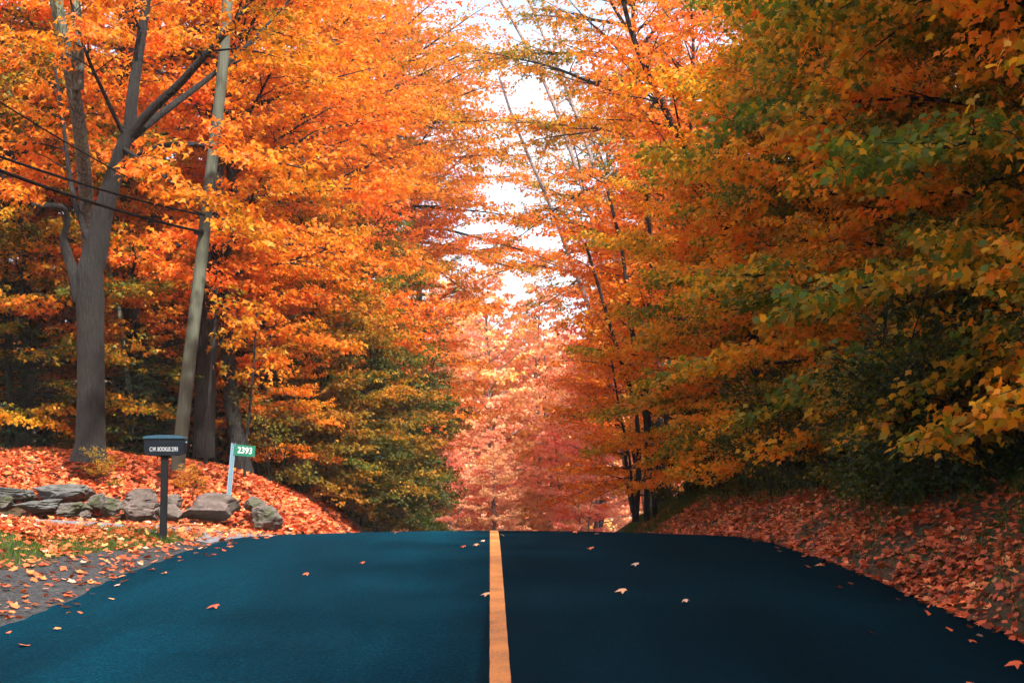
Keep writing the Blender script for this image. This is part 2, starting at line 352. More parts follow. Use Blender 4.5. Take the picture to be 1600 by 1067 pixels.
# ------------------------------------------------------------------ tree growth
def clumpnoise(P, seed, s=.55):
    x, y, z = P[:, 0], P[:, 1], P[:, 2]
    a = np.sin(x * s * 2.1 + seed) + np.sin(y * s * 2.3 + seed * 1.7) + np.sin(z * s * 2.9 + seed * 2.3) + .7 * np.sin((x + z) * s * 5.1 + seed) + .7 * np.sin((y - z) * s * 4.3 + seed * .7)
    return a / 2.6
class Tree:
    def __init__(s, seed):
        s.rng = np.random.default_rng(seed); s.seed = seed; s.w = Tubes(); s.P = []; s.D = []; s.Nn = []
    def curve(s, p, az, el, L, n, bend=0.0, wob=.12, azbend=0.0):
        pts = [np.array(p, float)]; st = L / (n - 1)
        for i in range(n - 1):
            d = np.array([math.cos(el) * math.cos(az), math.cos(el) * math.sin(az), math.sin(el)])
            pts.append(pts[-1] + d * st)
            el += bend / (n - 1) + s.rng.normal(0, wob) * .6; az += azbend / (n - 1) + s.rng.normal(0, wob)
        return np.array(pts)
    def leafrow(s, P0, P1, n, spread=.09, droop=.35):
        r = s.rng; t = r.uniform(.1, 1.12, n)[:, None]
        p = P0 + (P1 - P0) * t + r.normal(0, 1, (n, 3)) * np.array([spread, spread, spread * .45]); p[:, 2] -= np.abs(r.normal(0, .05, n))
        d = (P1 - P0); az = math.atan2(d[1], d[0]); a = az + r.normal(0, 1.0, n)
        D = np.column_stack([np.cos(a), np.sin(a), -droop - r.exponential(.35, n)])
        Nn = np.column_stack([r.normal(0, .5, n), r.normal(0, .5, n), r.uniform(.55, 1.1, n)])
        s.P.append(p); s.D.append(D); s.Nn.append(Nn)
    def sprout(s, P, Rr, step2=.27, l2k=.44, l2b=.65, step3=.20, l3=.55, nl=14, s0=.2, droop=.35, twigs=True, up=.12, spread=.09):
        r = s.rng; P = np.asarray(P); seg = np.linalg.norm(np.diff(P, axis=0), axis=1); cum = np.concatenate([[0], np.cumsum(seg)]); L = cum[-1]
        n2 = max(2, int(L * (1 - s0) / step2)); side = r.choice([-1, 1])
        for i in range(n2 + 1):
            q = (s0 + (1 - s0) * (i + r.uniform(.1, .9)) / (n2 + 1)) * L if i < n2 else L * .98
            k = min(len(seg) - 1, int(np.searchsorted(cum, q) - 1)); k = max(k, 0); f = (q - cum[k]) / seg[k]
            p = P[k] + (P[k + 1] - P[k]) * f; d = P[k + 1] - P[k]; rad = np.interp(q, cum, Rr)
            az = math.atan2(d[1], d[0]); el = math.atan2(d[2], math.hypot(d[0], d[1])); side = -side
            if el > 1.0: az = r.uniform(0, 2 * math.pi)
            a2 = az + (side * r.uniform(.5, 1.15) if i < n2 else r.normal(0, .2)); e2 = np.clip(el * .4 + r.normal(up, .18), -.5, .9)
            l2 = (l2k * (L - q) + l2b) * r.uniform(.6, 1.25)
            Q = s.curve(p, a2, e2, l2, 5, bend=-.35, wob=.14)
            r2 = min(rad * .5, .006 + .008 * l2); s.w.add(Q, np.linspace(r2, .004, 5), 4)
            n3 = max(2, int(l2 / step3)); sd = r.choice([-1, 1])
            for j in range(n3 + 1):
                t = .15 + .85 * (j + r.uniform(.2, .8)) / (n3 + 1) if j < n3 else 1
                ff = t * 4; kk = min(3, int(ff)); pp = Q[kk] + (Q[kk + 1] - Q[kk]) * (ff - kk); dd = Q[kk + 1] - Q[kk]; sd = -sd
                a3 = math.atan2(dd[1], dd[0]) + (sd * r.uniform(.5, 1.2) if j < n3 else 0); e3 = r.normal(.02, .2)
                l_3 = l3 * r.uniform(.5, 1.25) * (1.15 - .5 * t)
                e = pp + np.array([math.cos(e3) * math.cos(a3), math.cos(e3) * math.sin(a3), math.sin(e3)]) * l_3
                if twigs: s.w.add(np.array([pp, (pp + e) / 2 + r.normal(0, .015, 3), e]), [.0045, .0035, .002], 3)
                s.leafrow(pp, e, max(3, int(nl * r.uniform(.7, 1.3))), droop=droop, spread=spread)
    def crown(s, name, size, T, mat, hue=.5, hv=.16, lv=.07, parent=None, cut=None, bvar=.25):
        P = np.concatenate(s.P); D = np.concatenate(s.D); Nn = np.concatenate(s.Nn)
        if cut is not None:
            k = cut(P); P, D, Nn = P[k], D[k], Nn[k]
        n = len(P); r = s.rng
        h = hue + hv * clumpnoise(P, s.seed) + r.normal(0, lv, n); b = np.clip(r.normal(1, bvar * .6, n), .5, 1.5) * .5 * 2
        tint = np.column_stack([np.clip(h, 0, 1), b, np.zeros(n), np.ones(n)])
        me = leaves_mesh(name, P, D, Nn, size * r.uniform(.65, 1.2, n), T, tint, mat)
        return link('crown', me, parent, color=(.5, .5, .5, 1)), n
    def finish(s, root, barkm, **kw):
        t = link('trunk', s.w.mesh('trunk', barkm), root)
        c, n = s.crown('crown', parent=root, **kw)
        return c, n
def trunk_pts(tr, H, lean=(0, 0), wobble=.10, n=10):
    z = np.linspace(-.35, H, n); r = tr.rng
    x = lean[0] * z + np.cumsum(r.normal(0, wobble, n)) * (z > .5); y = lean[1] * z + np.cumsum(r.normal(0, wobble, n)) * (z > .5)
    return np.column_stack([x, y, z])
NL = {}
def maple(name, seed, H, r0, h0, spread, nlimb, bias=0.0, lean=(0, 0), size=.13, T=LEAF3, mat=None, barkm=None, hue=.55, hv=.16, lv=.07, flare=1.35, top=.35, el0=.1, el1=1.0, cut=None, stems=1, **sp):
    tr = Tree(seed); r = tr.rng
    root = bpy.data.objects.new(name, None); C.objects.link(root)
    for st in range(stems):
        ln = lean if st == 0 else (r.uniform(-.22, .22), r.uniform(-.22, .22))
        P = trunk_pts(tr, H * (1 if st == 0 else .85), ln, wobble=H * .009); n = len(P)
        if st: P[:, 0] += r.uniform(-.3, .3); P[:, 1] += r.uniform(-.3, .3)
        zz = np.clip(P[:, 2] / H, 0, 1); Rr = r0 * (1 - .88 * zz) * (1 if st == 0 else .8)
        fine = np.linspace(0, 1, 26); Pf = np.column_stack([np.interp(fine, np.linspace(0, 1, n), P[:, k]) for k in range(3)]); Rf = np.interp(fine, np.linspace(0, 1, n), Rr)
        Rf = Rf * (1 + (flare - 1) * np.exp(-np.maximum(Pf[:, 2], 0) / .35)) + r.normal(0, r0 * .02, 26)
        tr.w.add(Pf, Rf, 14)
        m = nlimb // stems
        for i in range(m):
            f = (i + r.uniform(0, 1)) / m; z = h0 + (H * .97 - h0) * f ** .9; t = (z - P[0, 2]) / (P[-1, 2] - P[0, 2]) * (n - 1)
            k = min(n - 2, int(t)); p = P[k] + (P[k + 1] - P[k]) * (t - k)
            az = i * 2.399 + r.normal(0, .3)
            L = spread * (math.sin(math.pi * (.18 + .80 * f)) * (1 - top) + top * (1 - f)) * r.uniform(.75, 1.15)
            L *= 1 + bias * math.cos(az)
            L = max(L, .7)
            el = el0 + (el1 - el0) * f + r.normal(0, .1)
            Q = tr.curve(p, az, el, L, 9, bend=-.30 + .2 * f, wob=.07)
            rb = min(r0 * .36, .009 + .011 * L) ; RR = np.linspace(rb, .008, 9); tr.w.add(Q, RR, 7)
            tr.sprout(Q, RR, **sp)
    c, nn = tr.finish(root, barkm or M_bark, size=size, T=T, mat=mat or M_maple, hue=hue, hv=hv, lv=lv, cut=cut)
    NL[name + str(seed)] = nn
    return root

HIDE = []
def hide_proto(o):   # protos are removed after copying
    HIDE.append(o)
pA1 = maple('maple_tree', 11, 12.5, .16, .5, 4.6, 50, bias=.25, size=.105, T=LEAF5, hue=.44, hv=.12, lv=.07, el0=-.12, nl=20)
pA2 = maple('maple_tree', 12, 13.5, .18, .7, 4.4, 50, bias=.25, size=.105, T=LEAF5, hue=.44, hv=.12, lv=.07, el0=-.1, nl=20)
pB1 = maple('maple_tree', 21, 16, .20, 2.2, 5.2, 50, size=.14, T=LEAF3, hue=.62, hv=.10, lv=.06, nl=10, step2=.3)
pB2 = maple('maple_tree', 22, 17, .22, 3.2, 5.8, 50, size=.14, T=LEAF3, hue=.62, hv=.10, lv=.06, nl=10, step2=.3)
pB3 = maple('maple_tree', 23, 13, .14, 1.0, 4.6, 46, size=.14, T=LEAF3, hue=.58, hv=.12, lv=.06, nl=10, step2=.3, stems=2)
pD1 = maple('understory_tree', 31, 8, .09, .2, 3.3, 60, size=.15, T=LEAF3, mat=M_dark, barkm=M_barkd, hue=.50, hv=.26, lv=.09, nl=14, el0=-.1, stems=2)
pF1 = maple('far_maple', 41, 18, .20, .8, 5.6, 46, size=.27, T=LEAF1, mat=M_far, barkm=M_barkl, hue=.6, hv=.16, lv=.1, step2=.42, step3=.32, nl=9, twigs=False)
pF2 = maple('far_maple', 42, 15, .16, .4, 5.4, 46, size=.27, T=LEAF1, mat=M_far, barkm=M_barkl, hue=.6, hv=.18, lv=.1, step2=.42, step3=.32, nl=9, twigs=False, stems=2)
pS1 = maple('shrub', 51, 1.7, .02, .05, 1.0, 20, size=.075, T=LEAF3, mat=M_dark, barkm=M_barkd, hue=.30, hv=.25, lv=.12, el0=.4, stems=4, step2=.16, l2b=.3, step3=.12, l3=.24, nl=7, flare=1)
pT1 = maple('maple_tree', 81, 23, .24, 12.2, 8.2, 34, size=.15, T=LEAF3, hue=.6, hv=.14, lv=.08, nl=12, step2=.38, step3=.28, el0=-.12, el1=.8, top=.35)
protos = [pT1, pA1, pA2, pB1, pB2, pB3, pD1, pF1, pF2, pS1]

def spruce(seed, H, spread, nb, mat=None):
    tr = Tree(seed); r = tr.rng; root = bpy.data.objects.new('spruce_tree', None); C.objects.link(root)
    z = np.linspace(-.3, H, 14); tr.w.add(np.column_stack([z * 0, z * 0, z]), np.linspace(.15, .01, 14), 8)
    P = []; D = []; Nn = []; S = []
    for i in range(nb):
        f = i / nb; zz = .25 + (H - .4) * f; az = i * 2.399; L = spread * (1 - f) ** .8 * r.uniform(.8, 1.1) + .15
        Q = tr.curve((0, 0, zz), az, .1 - .1 * (1 - f), L, 7, bend=-.25 + .45 * f, wob=.05); tr.w.add(Q, np.linspace(.022, .004, 7), 4)
        seg = L / 6
        for k in range(1, 7):
            for sd in (-1, 1):
                l2 = (L * (1 - k / 7.5)) * .55 + .12; a2 = az + sd * r.uniform(.6, 1.0)
                for q in np.arange(0, l2, .055):
                    c0 = Q[k] + np.array([math.cos(a2), math.sin(a2), -.25]) * q
                    for w in range(4):
                        a3 = a2 + r.uniform(-1.3, 1.3); P.append(c0 + r.normal(0, .02, 3)); D.append((math.cos(a3), math.sin(a3), r.normal(-.2, .35))); Nn.append((r.normal(0, .4), r.normal(0, .4), 1)); S.append((.022, r.uniform(.07, .14), 1))
    n = len(P); P = np.array(P); tint = np.column_stack([np.clip(.4 + .3 * clumpnoise(P, seed) + r.normal(0, .15, n), 0, 1), r.uniform(.7, 1.2, n), np.zeros(n), np.ones(n)])
    link('trunk', tr.w.mesh('trunk', M_barkd), root)
    link('crown', leaves_mesh('crown', P, D, Nn, np.array(S), NEEDLE, tint, mat or M_spruce), root, color=(.5, .5, .5, 1)); NL['spruce'] = n
    return root
pSp = spruce(61, 6.5, 2.1, 90)
def pine(seed, H, h0, spread, nb):
    tr = Tree(seed); r = tr.rng; root = bpy.data.objects.new('pine_tree', None); C.objects.link(root)
    Pt = trunk_pts(tr, H, (0, 0), .08, 14); tr.w.add(Pt, np.linspace(.28, .03, 14), 9)
    P = []; D = []; Nn = []; S = []
    for i in range(nb):
        f = i / nb; zz = h0 + (H - h0) * f; az = i * 2.399 + r.normal(0, .3); L = spread * (1 - .65 * f) * r.uniform(.6, 1.15)
        c = [np.interp(zz, Pt[:, 2], Pt[:, k]) for k in range(2)]
        Q = tr.curve((c[0], c[1], zz), az, .15 + .3 * f, L, 8, bend=-.15, wob=.16); tr.w.add(Q, np.linspace(.035, .01, 8), 5)
        for k in range(3, 8):
            for j in range(4):
                a2 = az + r.uniform(-1.4, 1.4); l2 = r.uniform(.3, 1.3); e = Q[k] + np.array([math.cos(a2), math.sin(a2), r.uniform(-.25, .6)]) * l2
                tr.w.add(np.array([Q[k], (Q[k] + e) / 2, e]), [.012, .009, .005], 3)
                for t in (.45, .75, 1.0):
                    c0 = Q[k] + (e - Q[k]) * t
                    for w in range(44):
                        d = r.normal(0, 1, 3); d[2] = abs(d[2]) * .7; P.append(c0); D.append(d); Nn.append(r.normal(0, 1, 3)); S.append((.02, r.uniform(.16, .26), 1))
    n = len(P); P = np.array(P); tint = np.column_stack([np.clip(.45 + .3 * clumpnoise(P, seed) + r.normal(0, .15, n), 0, 1), r.uniform(.8, 1.2, n), np.zeros(n), np.ones(n)])
    link('trunk', tr.w.mesh('trunk', M_bark), root)
    link('crown', leaves_mesh('crown', P, np.array(D), np.array(Nn), np.array(S), NEEDLE, tint, M_pine), root, color=(.5, .5, .5, 1)); NL['pine'] = n
    return root
pPi = pine(71, 24, 8.5, 6.0, 75)
protos += [pSp, pPi]

# ------------------------------------------------------------------ placing trees
def put(proto, px, d, rot=0, sc=1.0, hue=0.0, val=1.0, name='maple_tree', label='', cat='tree', group=None, x=None, tilt=(0, 0), dz=0):
    if x is None: x = (px - 800) / F * d
    r = copy_tree(proto, (x, d, g(x, d) + dz), R(rot), sc, (.5 + hue, .5 * val, .5, 1), tilt=tilt); r.name = name
    tag(r, label, cat, group); return r
# right wall, near to far (photo pixel of the trunk, distance, rotation so the long side leans to the road)
RW = [
 (None, 11.2, 180, 1.0, .10, 1.15, 9.0, 'olive green maple with large leaves at the right edge, nearest the camera'),
 (None, 12.5, 160, 1.0, .05, 1.25, 7.6, 'maple with large orange and green leaves filling the upper right corner'),
 (None, 15.5, 200, 1.02, -.05, 1.3, 7.6, 'dark green leaning maple above the weedy part of the right bank'),
 (None, 19.0, 175, 1.0, -.01, 1.3, 7.3, 'green and yellow maple with mixed leaves in the middle of the right wall of foliage'),
 (None, 23.0, 190, 1.0, .03, 1.35, 7.6, 'golden orange maple with low bright boughs over the leaf strewn right bank'),
 (None, 27.5, 170, 1.05, .03, 1.3, 7.8, 'yellow orange maple with a green patch halfway up, right of the multi-stemmed tree'),
 (None, 33.0, 185, 1.05, .06, 1.1, 8.0, 'orange maple with flat layered boughs reaching over the crest from the right'),
]
for k, (px, d, rot, sc, hu, va, x, lab) in enumerate(RW):
    put((pA1, pA2)[k % 2], px, d, rot, sc, hu, va, x=x, label=lab, group='maples forming the right wall of foliage')
RB = [(12.0, 9, 0, -.05), (12.5, 14, 60, -.1), (11.8, 19, 120, .05), (12.5, 24.5, 200, .0), (12.0, 30, 260, .1), (12.8, 36, 30, .1), (17, 17, 80, .1), (17, 26, 150, .12), (18, 36, 10, .1), (17.5, 47, 90, .1), (11, 43, 200, .14), (23, 30, 0, .1), (24, 44, 40, .1)]
for k, (x, d, rot, hu) in enumerate(RB):
    put((pB1, pB3, pB2)[k % 3], None, d, rot, 1.0, hu - .08, .9, x=x, label='orange green maple standing deep in the wood on the right', group='maples deep in the right wood')
RC = [(5.6, 44, 170, 1.0, .10, 'orange maple with layered boughs just right of the crest, behind the pale stems'),
      (5.4, 56, 190, 1.0, .12, 'bright orange maple arching towards the road beyond the crest on the right'),
      (7.0, 66, 150, 1.05, .14, 'red orange maple farther down the right side of the road beyond the crest')]
for k, (x, d, rot, sc, hu, lab) in enumerate(RC):
    put((pB1, pB3, pB2)[k % 3], None, d, rot, sc, hu, 1.0, x=x, label=lab, group='maples along the right side beyond the crest')
put(pT1, None, 53, 180, 1.0, -.05, 1, x=5.6, label='tall maple with sparse boughs over the top of the sky gap from the right')
put(pT1, None, 60, 20, 1.0, .05, 1, x=-7.2, label='tall maple with sparse orange boughs over the sky gap from the left')
put(pT1, None, 66, 330, 1.1, .0, 1, x=-7.5, label='tall thin crowned orange maple whose boughs reach far into the sky gap')
put(pT1, None, 47, 100, .9, -.02, 1, x=-7.8, label='tall maple whose upper boughs cross the top of the picture left of the sky gap')
put(pT1, None, 72, 250, 1.0, -.15, 1, x=7.5, label='tall sparse olive and orange tree behind the pale leaning trunks')
put(pB3, None, 57, 60, .78, -.02, 1.1, x=4.9, label='low yellow orange maple hanging over the right end of the crest')
put(pB3, None, 48, 160, .72, .02, 1.1, x=5.1, label='low orange maple just behind the multi-stemmed grey tree')
put(pA1, None, 37.5, 190, .75, .03, 1.35, x=5.6, label='young orange maple with drooping boughs right of the multi-stemmed tree')
put(pA2, None, 31, 170, .75, .02, 1.4, x=5.9, label='young golden maple drooping to the leaves on the right bank')
put(pA1, None, 26.5, 150, .72, .0, 1.4, x=6.1, label='young yellow maple low in the right wall above the bank leaves')
put(pA2, None, 21.5, 200, .50, .04, 1.1, x=6.3, label='young green maple low in the right wall among shrubs')
put(pA1, None, 16.5, 180, .45, -.04, .9, x=6.4, label='young dark green maple low at the right above the weeds')
# left wood
LW = [
 (-12.5, 33, 20, 1.0, .03, pB1, 'orange maple with a crown of mixed gold leaves left of the big trunk'),
 (-9.3, 35, 140, 1.05, .05, pB2, 'orange maple right behind the big dark trunk'),
 (-8.0, 39, 250, 1.0, .02, pB1, 'bright orange maple behind the leaning utility pole'),
 (-6.4, 34.5, 10, .95, .03, pB2, 'tall orange maple behind the green number sign, boughs over the pole'),
 (-6.2, 45, 90, 1.05, .06, pB2, 'orange maple with fine boughs reaching towards the sky gap from the left'),
 (-6.8, 55, 200, 1.1, .08, pB1, 'red orange maple beyond the crest on the left side of the road'),
 (-6.4, 66, 300, 1.1, .10, pB2, 'orange maple farthest down the left side of the road'),
]
for x, d, rot, sc, hu, pr, lab in LW:
    put(pr, None, d, rot, sc, hu - .02, 1.08, x=x, label=lab, group='orange maples of the left wood')
LB = [(-17, 38, 0), (-22, 34, 70), (-20, 46, 200), (-25, 55, 90), (-27, 42, 10), (-30, 60, 20)]
for k, (x, d, rot) in enumerate(LB):
    put((pB2, pB1, pB3)[k % 3], None, d, rot, 1.1, .05, .95, x=x, label='orange maple standing deep in the wood on the left', group='maples deep in the left wood')
put(pB3, None, 54, 30, .75, 0, 1, x=-15.5, label='small orange maple seen between the big trunk and the leaning pole far back')
put(pA2, 318, 37, 30, .62, .14, 1.15, label='low orange maple glowing low down just right of the leaning pole')
put(pA1, 405, 36.5, 110, .55, .14, 1.15, label='low orange maple with flat boughs right above the number sign')
put(pA2, 470, 41, 60, .68, .02, .85, label='low golden maple at the top of the shaded thicket')
put(pA1, 540, 47, 160, .8, -.06, .75, label='olive and gold maple in the middle of the thicket left of the crest')
put(pA2, 590, 56, 220, .95, -.02, .8, label='gold and rust maple leaning from the left thicket towards the crest')
put(pT1, 672, 75, 140, 1.15, .05, 1, label='tall sparse orange tree in the left half of the sky gap')
put(pT1, 925, 84, 300, 1.2, -.08, 1, label='tall sparse olive tree in the right half of the sky gap')
# gold low maples at far left
put(pB3, 40, 32, 50, .8, -.14, 1, label='low maple with yellow green leaves at the left edge behind the mound')
put(pA1, 22, 33, 0, .78, -.02, 1.2, label='low yellow green maple above the spruces at the left edge')
put(pA2, 88, 36.5, 70, .78, .06, 1.15, label='low golden maple peeking out left of the big trunk')
put(pA1, 205, 35.5, 200, .72, .12, 1.12, label='glowing orange low maple in the gap between the big trunk and pole')
put(pB1, 75, 38, 80, .8, -.05, 1.1, label='orange maple with low boughs behind the yellow green one at the left edge')
put(pB3, 262, 39, 150, .85, -.06, 1.1, label='low golden orange maple between the big trunk and the leaning pole')
# dark understory by crest on the left
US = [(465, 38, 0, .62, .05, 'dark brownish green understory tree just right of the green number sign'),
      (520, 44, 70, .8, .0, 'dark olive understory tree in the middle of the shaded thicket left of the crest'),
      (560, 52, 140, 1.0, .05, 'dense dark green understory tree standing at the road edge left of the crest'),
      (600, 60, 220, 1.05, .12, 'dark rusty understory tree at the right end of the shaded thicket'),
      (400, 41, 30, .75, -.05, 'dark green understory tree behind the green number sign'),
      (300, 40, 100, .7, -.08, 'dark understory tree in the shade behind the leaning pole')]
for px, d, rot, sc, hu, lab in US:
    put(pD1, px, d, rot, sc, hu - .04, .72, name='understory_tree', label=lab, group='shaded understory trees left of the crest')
SP = [(15, 32, 0, .62, 'small dark spruce at the left edge beside the mound'), (62, 35, 40, .60, 'dark spruce standing behind the left end of the mound'),
      (215, 33, 70, .5, 'dark spruce between the big trunk and the mailbox'), (258, 34.5, 110, .55, 'dark spruce directly behind the leaning pole base'), (345, 37, 150, .6, 'dark spruce behind the thin trunks right of the leaning pole')]
for px, d, rot, sc, lab in SP:
    put(pSp, px, d, rot, sc, 0, 1, name='spruce_tree', label=lab, group='spruces behind the mound')
put(pPi, 590, 74, 0, 1.0, .15, 1, name='pine_tree', label='tall pine with tufted boughs left of the sky gap', dz=-1)
put(pPi, 1090, 70, 100, .95, .15, 1, name='pine_tree', label='tall olive green pine with long boughs at the top right of the sky gap', dz=-1)
# far trees across the valley
rf = random.Random(5)
FT = []
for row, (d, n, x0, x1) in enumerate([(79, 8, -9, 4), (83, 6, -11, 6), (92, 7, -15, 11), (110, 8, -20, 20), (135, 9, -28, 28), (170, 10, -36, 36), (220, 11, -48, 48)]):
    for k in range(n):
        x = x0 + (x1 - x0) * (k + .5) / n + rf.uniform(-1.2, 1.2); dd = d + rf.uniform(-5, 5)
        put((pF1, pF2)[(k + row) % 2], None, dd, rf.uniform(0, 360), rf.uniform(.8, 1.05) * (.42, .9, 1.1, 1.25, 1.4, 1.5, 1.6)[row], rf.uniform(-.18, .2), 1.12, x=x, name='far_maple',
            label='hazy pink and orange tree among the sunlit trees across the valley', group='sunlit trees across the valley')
# trees beside and behind the camera that shade the road
for k, (x, y, rot) in enumerate([(-10.5, 3, 0), (-12.5, 11, 60), (-9.5, -5, 120), (9.5, 1, 180), (-17, 15, 40), (9, -7, 30), (-8, -13, 80), (-15, 5, 200), (-3.5, -15, 10), (6, -15, 90)]):
    put((pB2, pB1)[k % 2], None, y, rot, 1.25, 0, 1, x=x, label='roadside maple outside the picture shading the near road', group='roadside maples beside the camera')

# hero tree ---------------------------------------------------------------
def poly(pts): return np.array([at(*p) for p in pts])
def smooth(P, n):
    P = np.asarray(P, float); t = np.concatenate([[0], np.cumsum(np.linalg.norm(np.diff(P, axis=0), axis=1))]); t /= t[-1]; q = np.linspace(0, 1, n)
    Q = np.column_stack([np.interp(q, t, P[:, k]) for k in range(3)])
    for _ in range(2): Q[1:-1] = .25 * Q[:-2] + .5 * Q[1:-1] + .25 * Q[2:]
    return Q, t
hero = bpy.data.objects.new('maple_tree', None); C.objects.link(hero)
hb = at(141, 700, 28); hb[2] = g(hb[0], hb[1]); hero.location = hb
tr = Tree(7); D0 = 28
def H_(pts, r0, r1, n=16, k=8, tubes=None, foliage=True, **sp):
    P, _ = smooth(poly(pts) - hb, n); rr = np.linspace(r0, r1, n)
    (tubes or tr.w).add(P, rr, k)
    if foliage: tr.sprout(P, rr, **sp)
    return P, rr
trunkT = Tubes()
P, _ = smooth(poly([(139, 722, 28), (141, 700, 28), (142, 640, 28), (142, 560, 28), (141, 480, 28), (139, 430, 28), (146, 395, 28)]) - hb, 30)
rr = np.interp(np.linspace(0, 1, 30), [0, .08, .25, .6, .88, 1], [.38, .30, .27, .265, .285, .20])
rr = rr + np.random.default_rng(1).normal(0, .006, 30); trunkT.add(P, rr, 22)
P, _ = smooth(poly([(141, 430, 28), (150, 395, 28), (158, 345, 28), (178, 275, 27.9), (193, 225, 27.8), (203, 205, 27.8)]) - hb, 20)
trunkT.add(P, np.linspace(.25, .13, 20), 16)
P, _ = smooth(poly([(130, 470, 28), (116, 430, 28), (103, 392, 28.1), (98, 372, 28.1)]) - hb, 10); trunkT.add(P, [.2, .2, .17, .14, .12, .11, .10, .095, .09, .08], 12)
link('trunk', trunkT.mesh('trunk', M_barkd), hero)
sp = dict(nl=14, s0=.42)
LIMBS = [
 ([(200, 215, 27.8), (235, 170, 27.6), (275, 140, 27.2), (312, 95, 26.8), (345, 60, 26.5), (385, 15, 26.2), (420, -40, 26), (450, -90, 26)], .105, .03),
 ([(203, 218, 27.8), (235, 190, 28), (290, 150, 28.5), (330, 120, 29), (400, 60, 29.6), (470, -20, 30)], .085, .02),
 ([(206, 248, 27.8), (232, 232, 27.4), (280, 223, 26.8), (330, 228, 26), (400, 248, 25.3), (470, 262, 24.8)], .065, .012),
 ([(203, 205, 27.8), (205, 160, 27.8), (213, 110, 27.9), (222, 50, 28), (232, -20, 28), (240, -110, 28)], .13, .07),
 ([(196, 215, 27.8), (180, 185, 27.5), (165, 150, 27), (140, 100, 26.5), (120, 40, 26), (100, -40, 25.6)], .05, .015),
 ([(98, 375, 28.1), (108, 345, 28), (108, 318, 27.9), (75, 322, 27.6), (42, 323, 27.2), (12, 295, 26.8), (-5, 262, 26.5), (-30, 220, 26)], .075, .02),
 ([(150, 400, 28), (128, 350, 28.5), (110, 290, 29), (100, 200, 29.5), (85, 100, 30)], .07, .03),
 ([(190, 230, 27.8), (240, 262, 26.8), (272, 290, 26.2), (320, 315, 25.6), (350, 345, 25.2), (372, 368, 25)], .04, .012),
]
for i, (pts, a, b) in enumerate(LIMBS):
    tb = tr.w = Tubes(); H_(pts, a, b, tubes=tb, **sp); link('limb', tb.mesh('limb', M_barkd), hero)
tr.crown('crown', .14, LEAF3, M_maple, hue=.62, hv=.10, lv=.06, parent=hero, cut=lambda P: (P[:, 2] > 2.2))
tag(hero, 'big old maple with thick dark trunk forking halfway up on the leafy mound', 'tree')

# tall grey trunks behind (upper left), multi-stem clump and leaning stems
def stemtree(name, stems, barkm, label, d0, k=10, sprout=None, hue=.62, group=None, size=.14, mat=None, T=LEAF3):
    root = bpy.data.objects.new(name, None); C.objects.link(root)
    b = at(*stems[0][0][0]); b[2] = g(b[0], b[1]); root.location = b; t = Tree(sum(map(ord, label)) % 999); tb = t.w
    for pts, a, c in stems:
        P, _ = smooth(poly(pts) - b, 18); r_ = np.linspace(a, c, 18); tb.add(P, r_, k)
        if sprout: t.sprout(P, r_, **sprout)
    link('trunk', tb.mesh('trunk', barkm), root)
    if sprout:
        t.crown('crown', size, T, mat or M_maple, hue=hue, hv=.1, lv=.06, parent=root)
    tag(root, label, 'tree', group); return root
sk = dict(nl=8, s0=.75, step2=.7)
stemtree('maple_tree', [([(140, 722, 31), (141, 500, 30), (137, 330, 28.9), (127, 210, 27.3), (112, 110, 26.6), (92, 40, 26.4), (80, -30, 26.4), (70, -160, 26.4)], .17, .11), ([(122, 140, 26.8), (124, 80, 26.6), (118, 10, 26.6), (112, -120, 26.6)], .11, .08)], M_greybark, 'grey forked trunk showing at the top left above the big maple', 36, sprout=sk)
stemtree('maple_tree', [([(225, 730, 38), (222, 420, 38), (218, 200, 38), (210, 90, 38), (205, 40, 38), (200, -60, 38)], .24, .13), ([(217, 180, 38), (225, 80, 38), (236, 10, 38), (245, -100, 38)], .17, .12), ([(222, 160, 38), (242, 60, 38), (258, -20, 38), (270, -100, 38)], .13, .08)], M_greybark, 'grey three stemmed trunk showing at the top just left of the leaning pole', 38, sprout=sk)
stemtree('maple_tree', [([(318, 715, 34), (320, 600, 34), (327, 500, 34), (335, 380, 34), (338, 250, 34), (345, 100, 34), (350, -60, 34)], .27, .13)], M_barkd, 'dark straight trunk rising close behind the leaning pole', 34, sprout=sk)
stemtree('maple_tree', [([(385, 700, 40), (380, 560, 40), (395, 400, 40), (415, 240, 40), (430, 100, 40), (445, -40, 40)], .2, .1)], M_barkd, 'slender dark trunk right of the leaning pole fading up into orange leaves', 40, sprout=sk)
stemtree('maple_tree', [([(205, 690, 33), (203, 620, 33), (196, 560, 33), (188, 500, 33), (180, 445, 33), (172, 430, 33), (160, 400, 33)], .075, .04)], M_greybark, 'thin crooked grey stem just right of the big dark trunk', 33, sprout=dict(nl=7, s0=.6, step2=.6))
stemtree('maple_tree', [([(28, 700, 34), (33, 620, 34), (40, 560, 34), (45, 420, 34)], .11, .08)], M_barkl, 'pale slim trunk among the spruces at the left edge', 34, sprout=sk)
stemtree('sapling', [([(321, 725, 29.5), (322, 690, 29.5), (328, 600, 29.5), (335, 520, 29.5), (338, 450, 29.5)], .045, .02)], M_bark, 'thin sapling with a brown stem between the pole and the number sign', 29.5, sprout=dict(nl=7, s0=.55, step2=.45), hue=.5)
stemtree('sapling', [([(382, 745, 31), (384, 700, 31), (390, 640, 31), (397, 560, 31), (402, 480, 31)], .035, .015)], M_bark, 'thin sapling with orange boughs right above the green number sign', 31, sprout=dict(nl=8, s0=.45, step2=.4), hue=.56)
low = dict(nl=10, s0=.2, step2=.3)
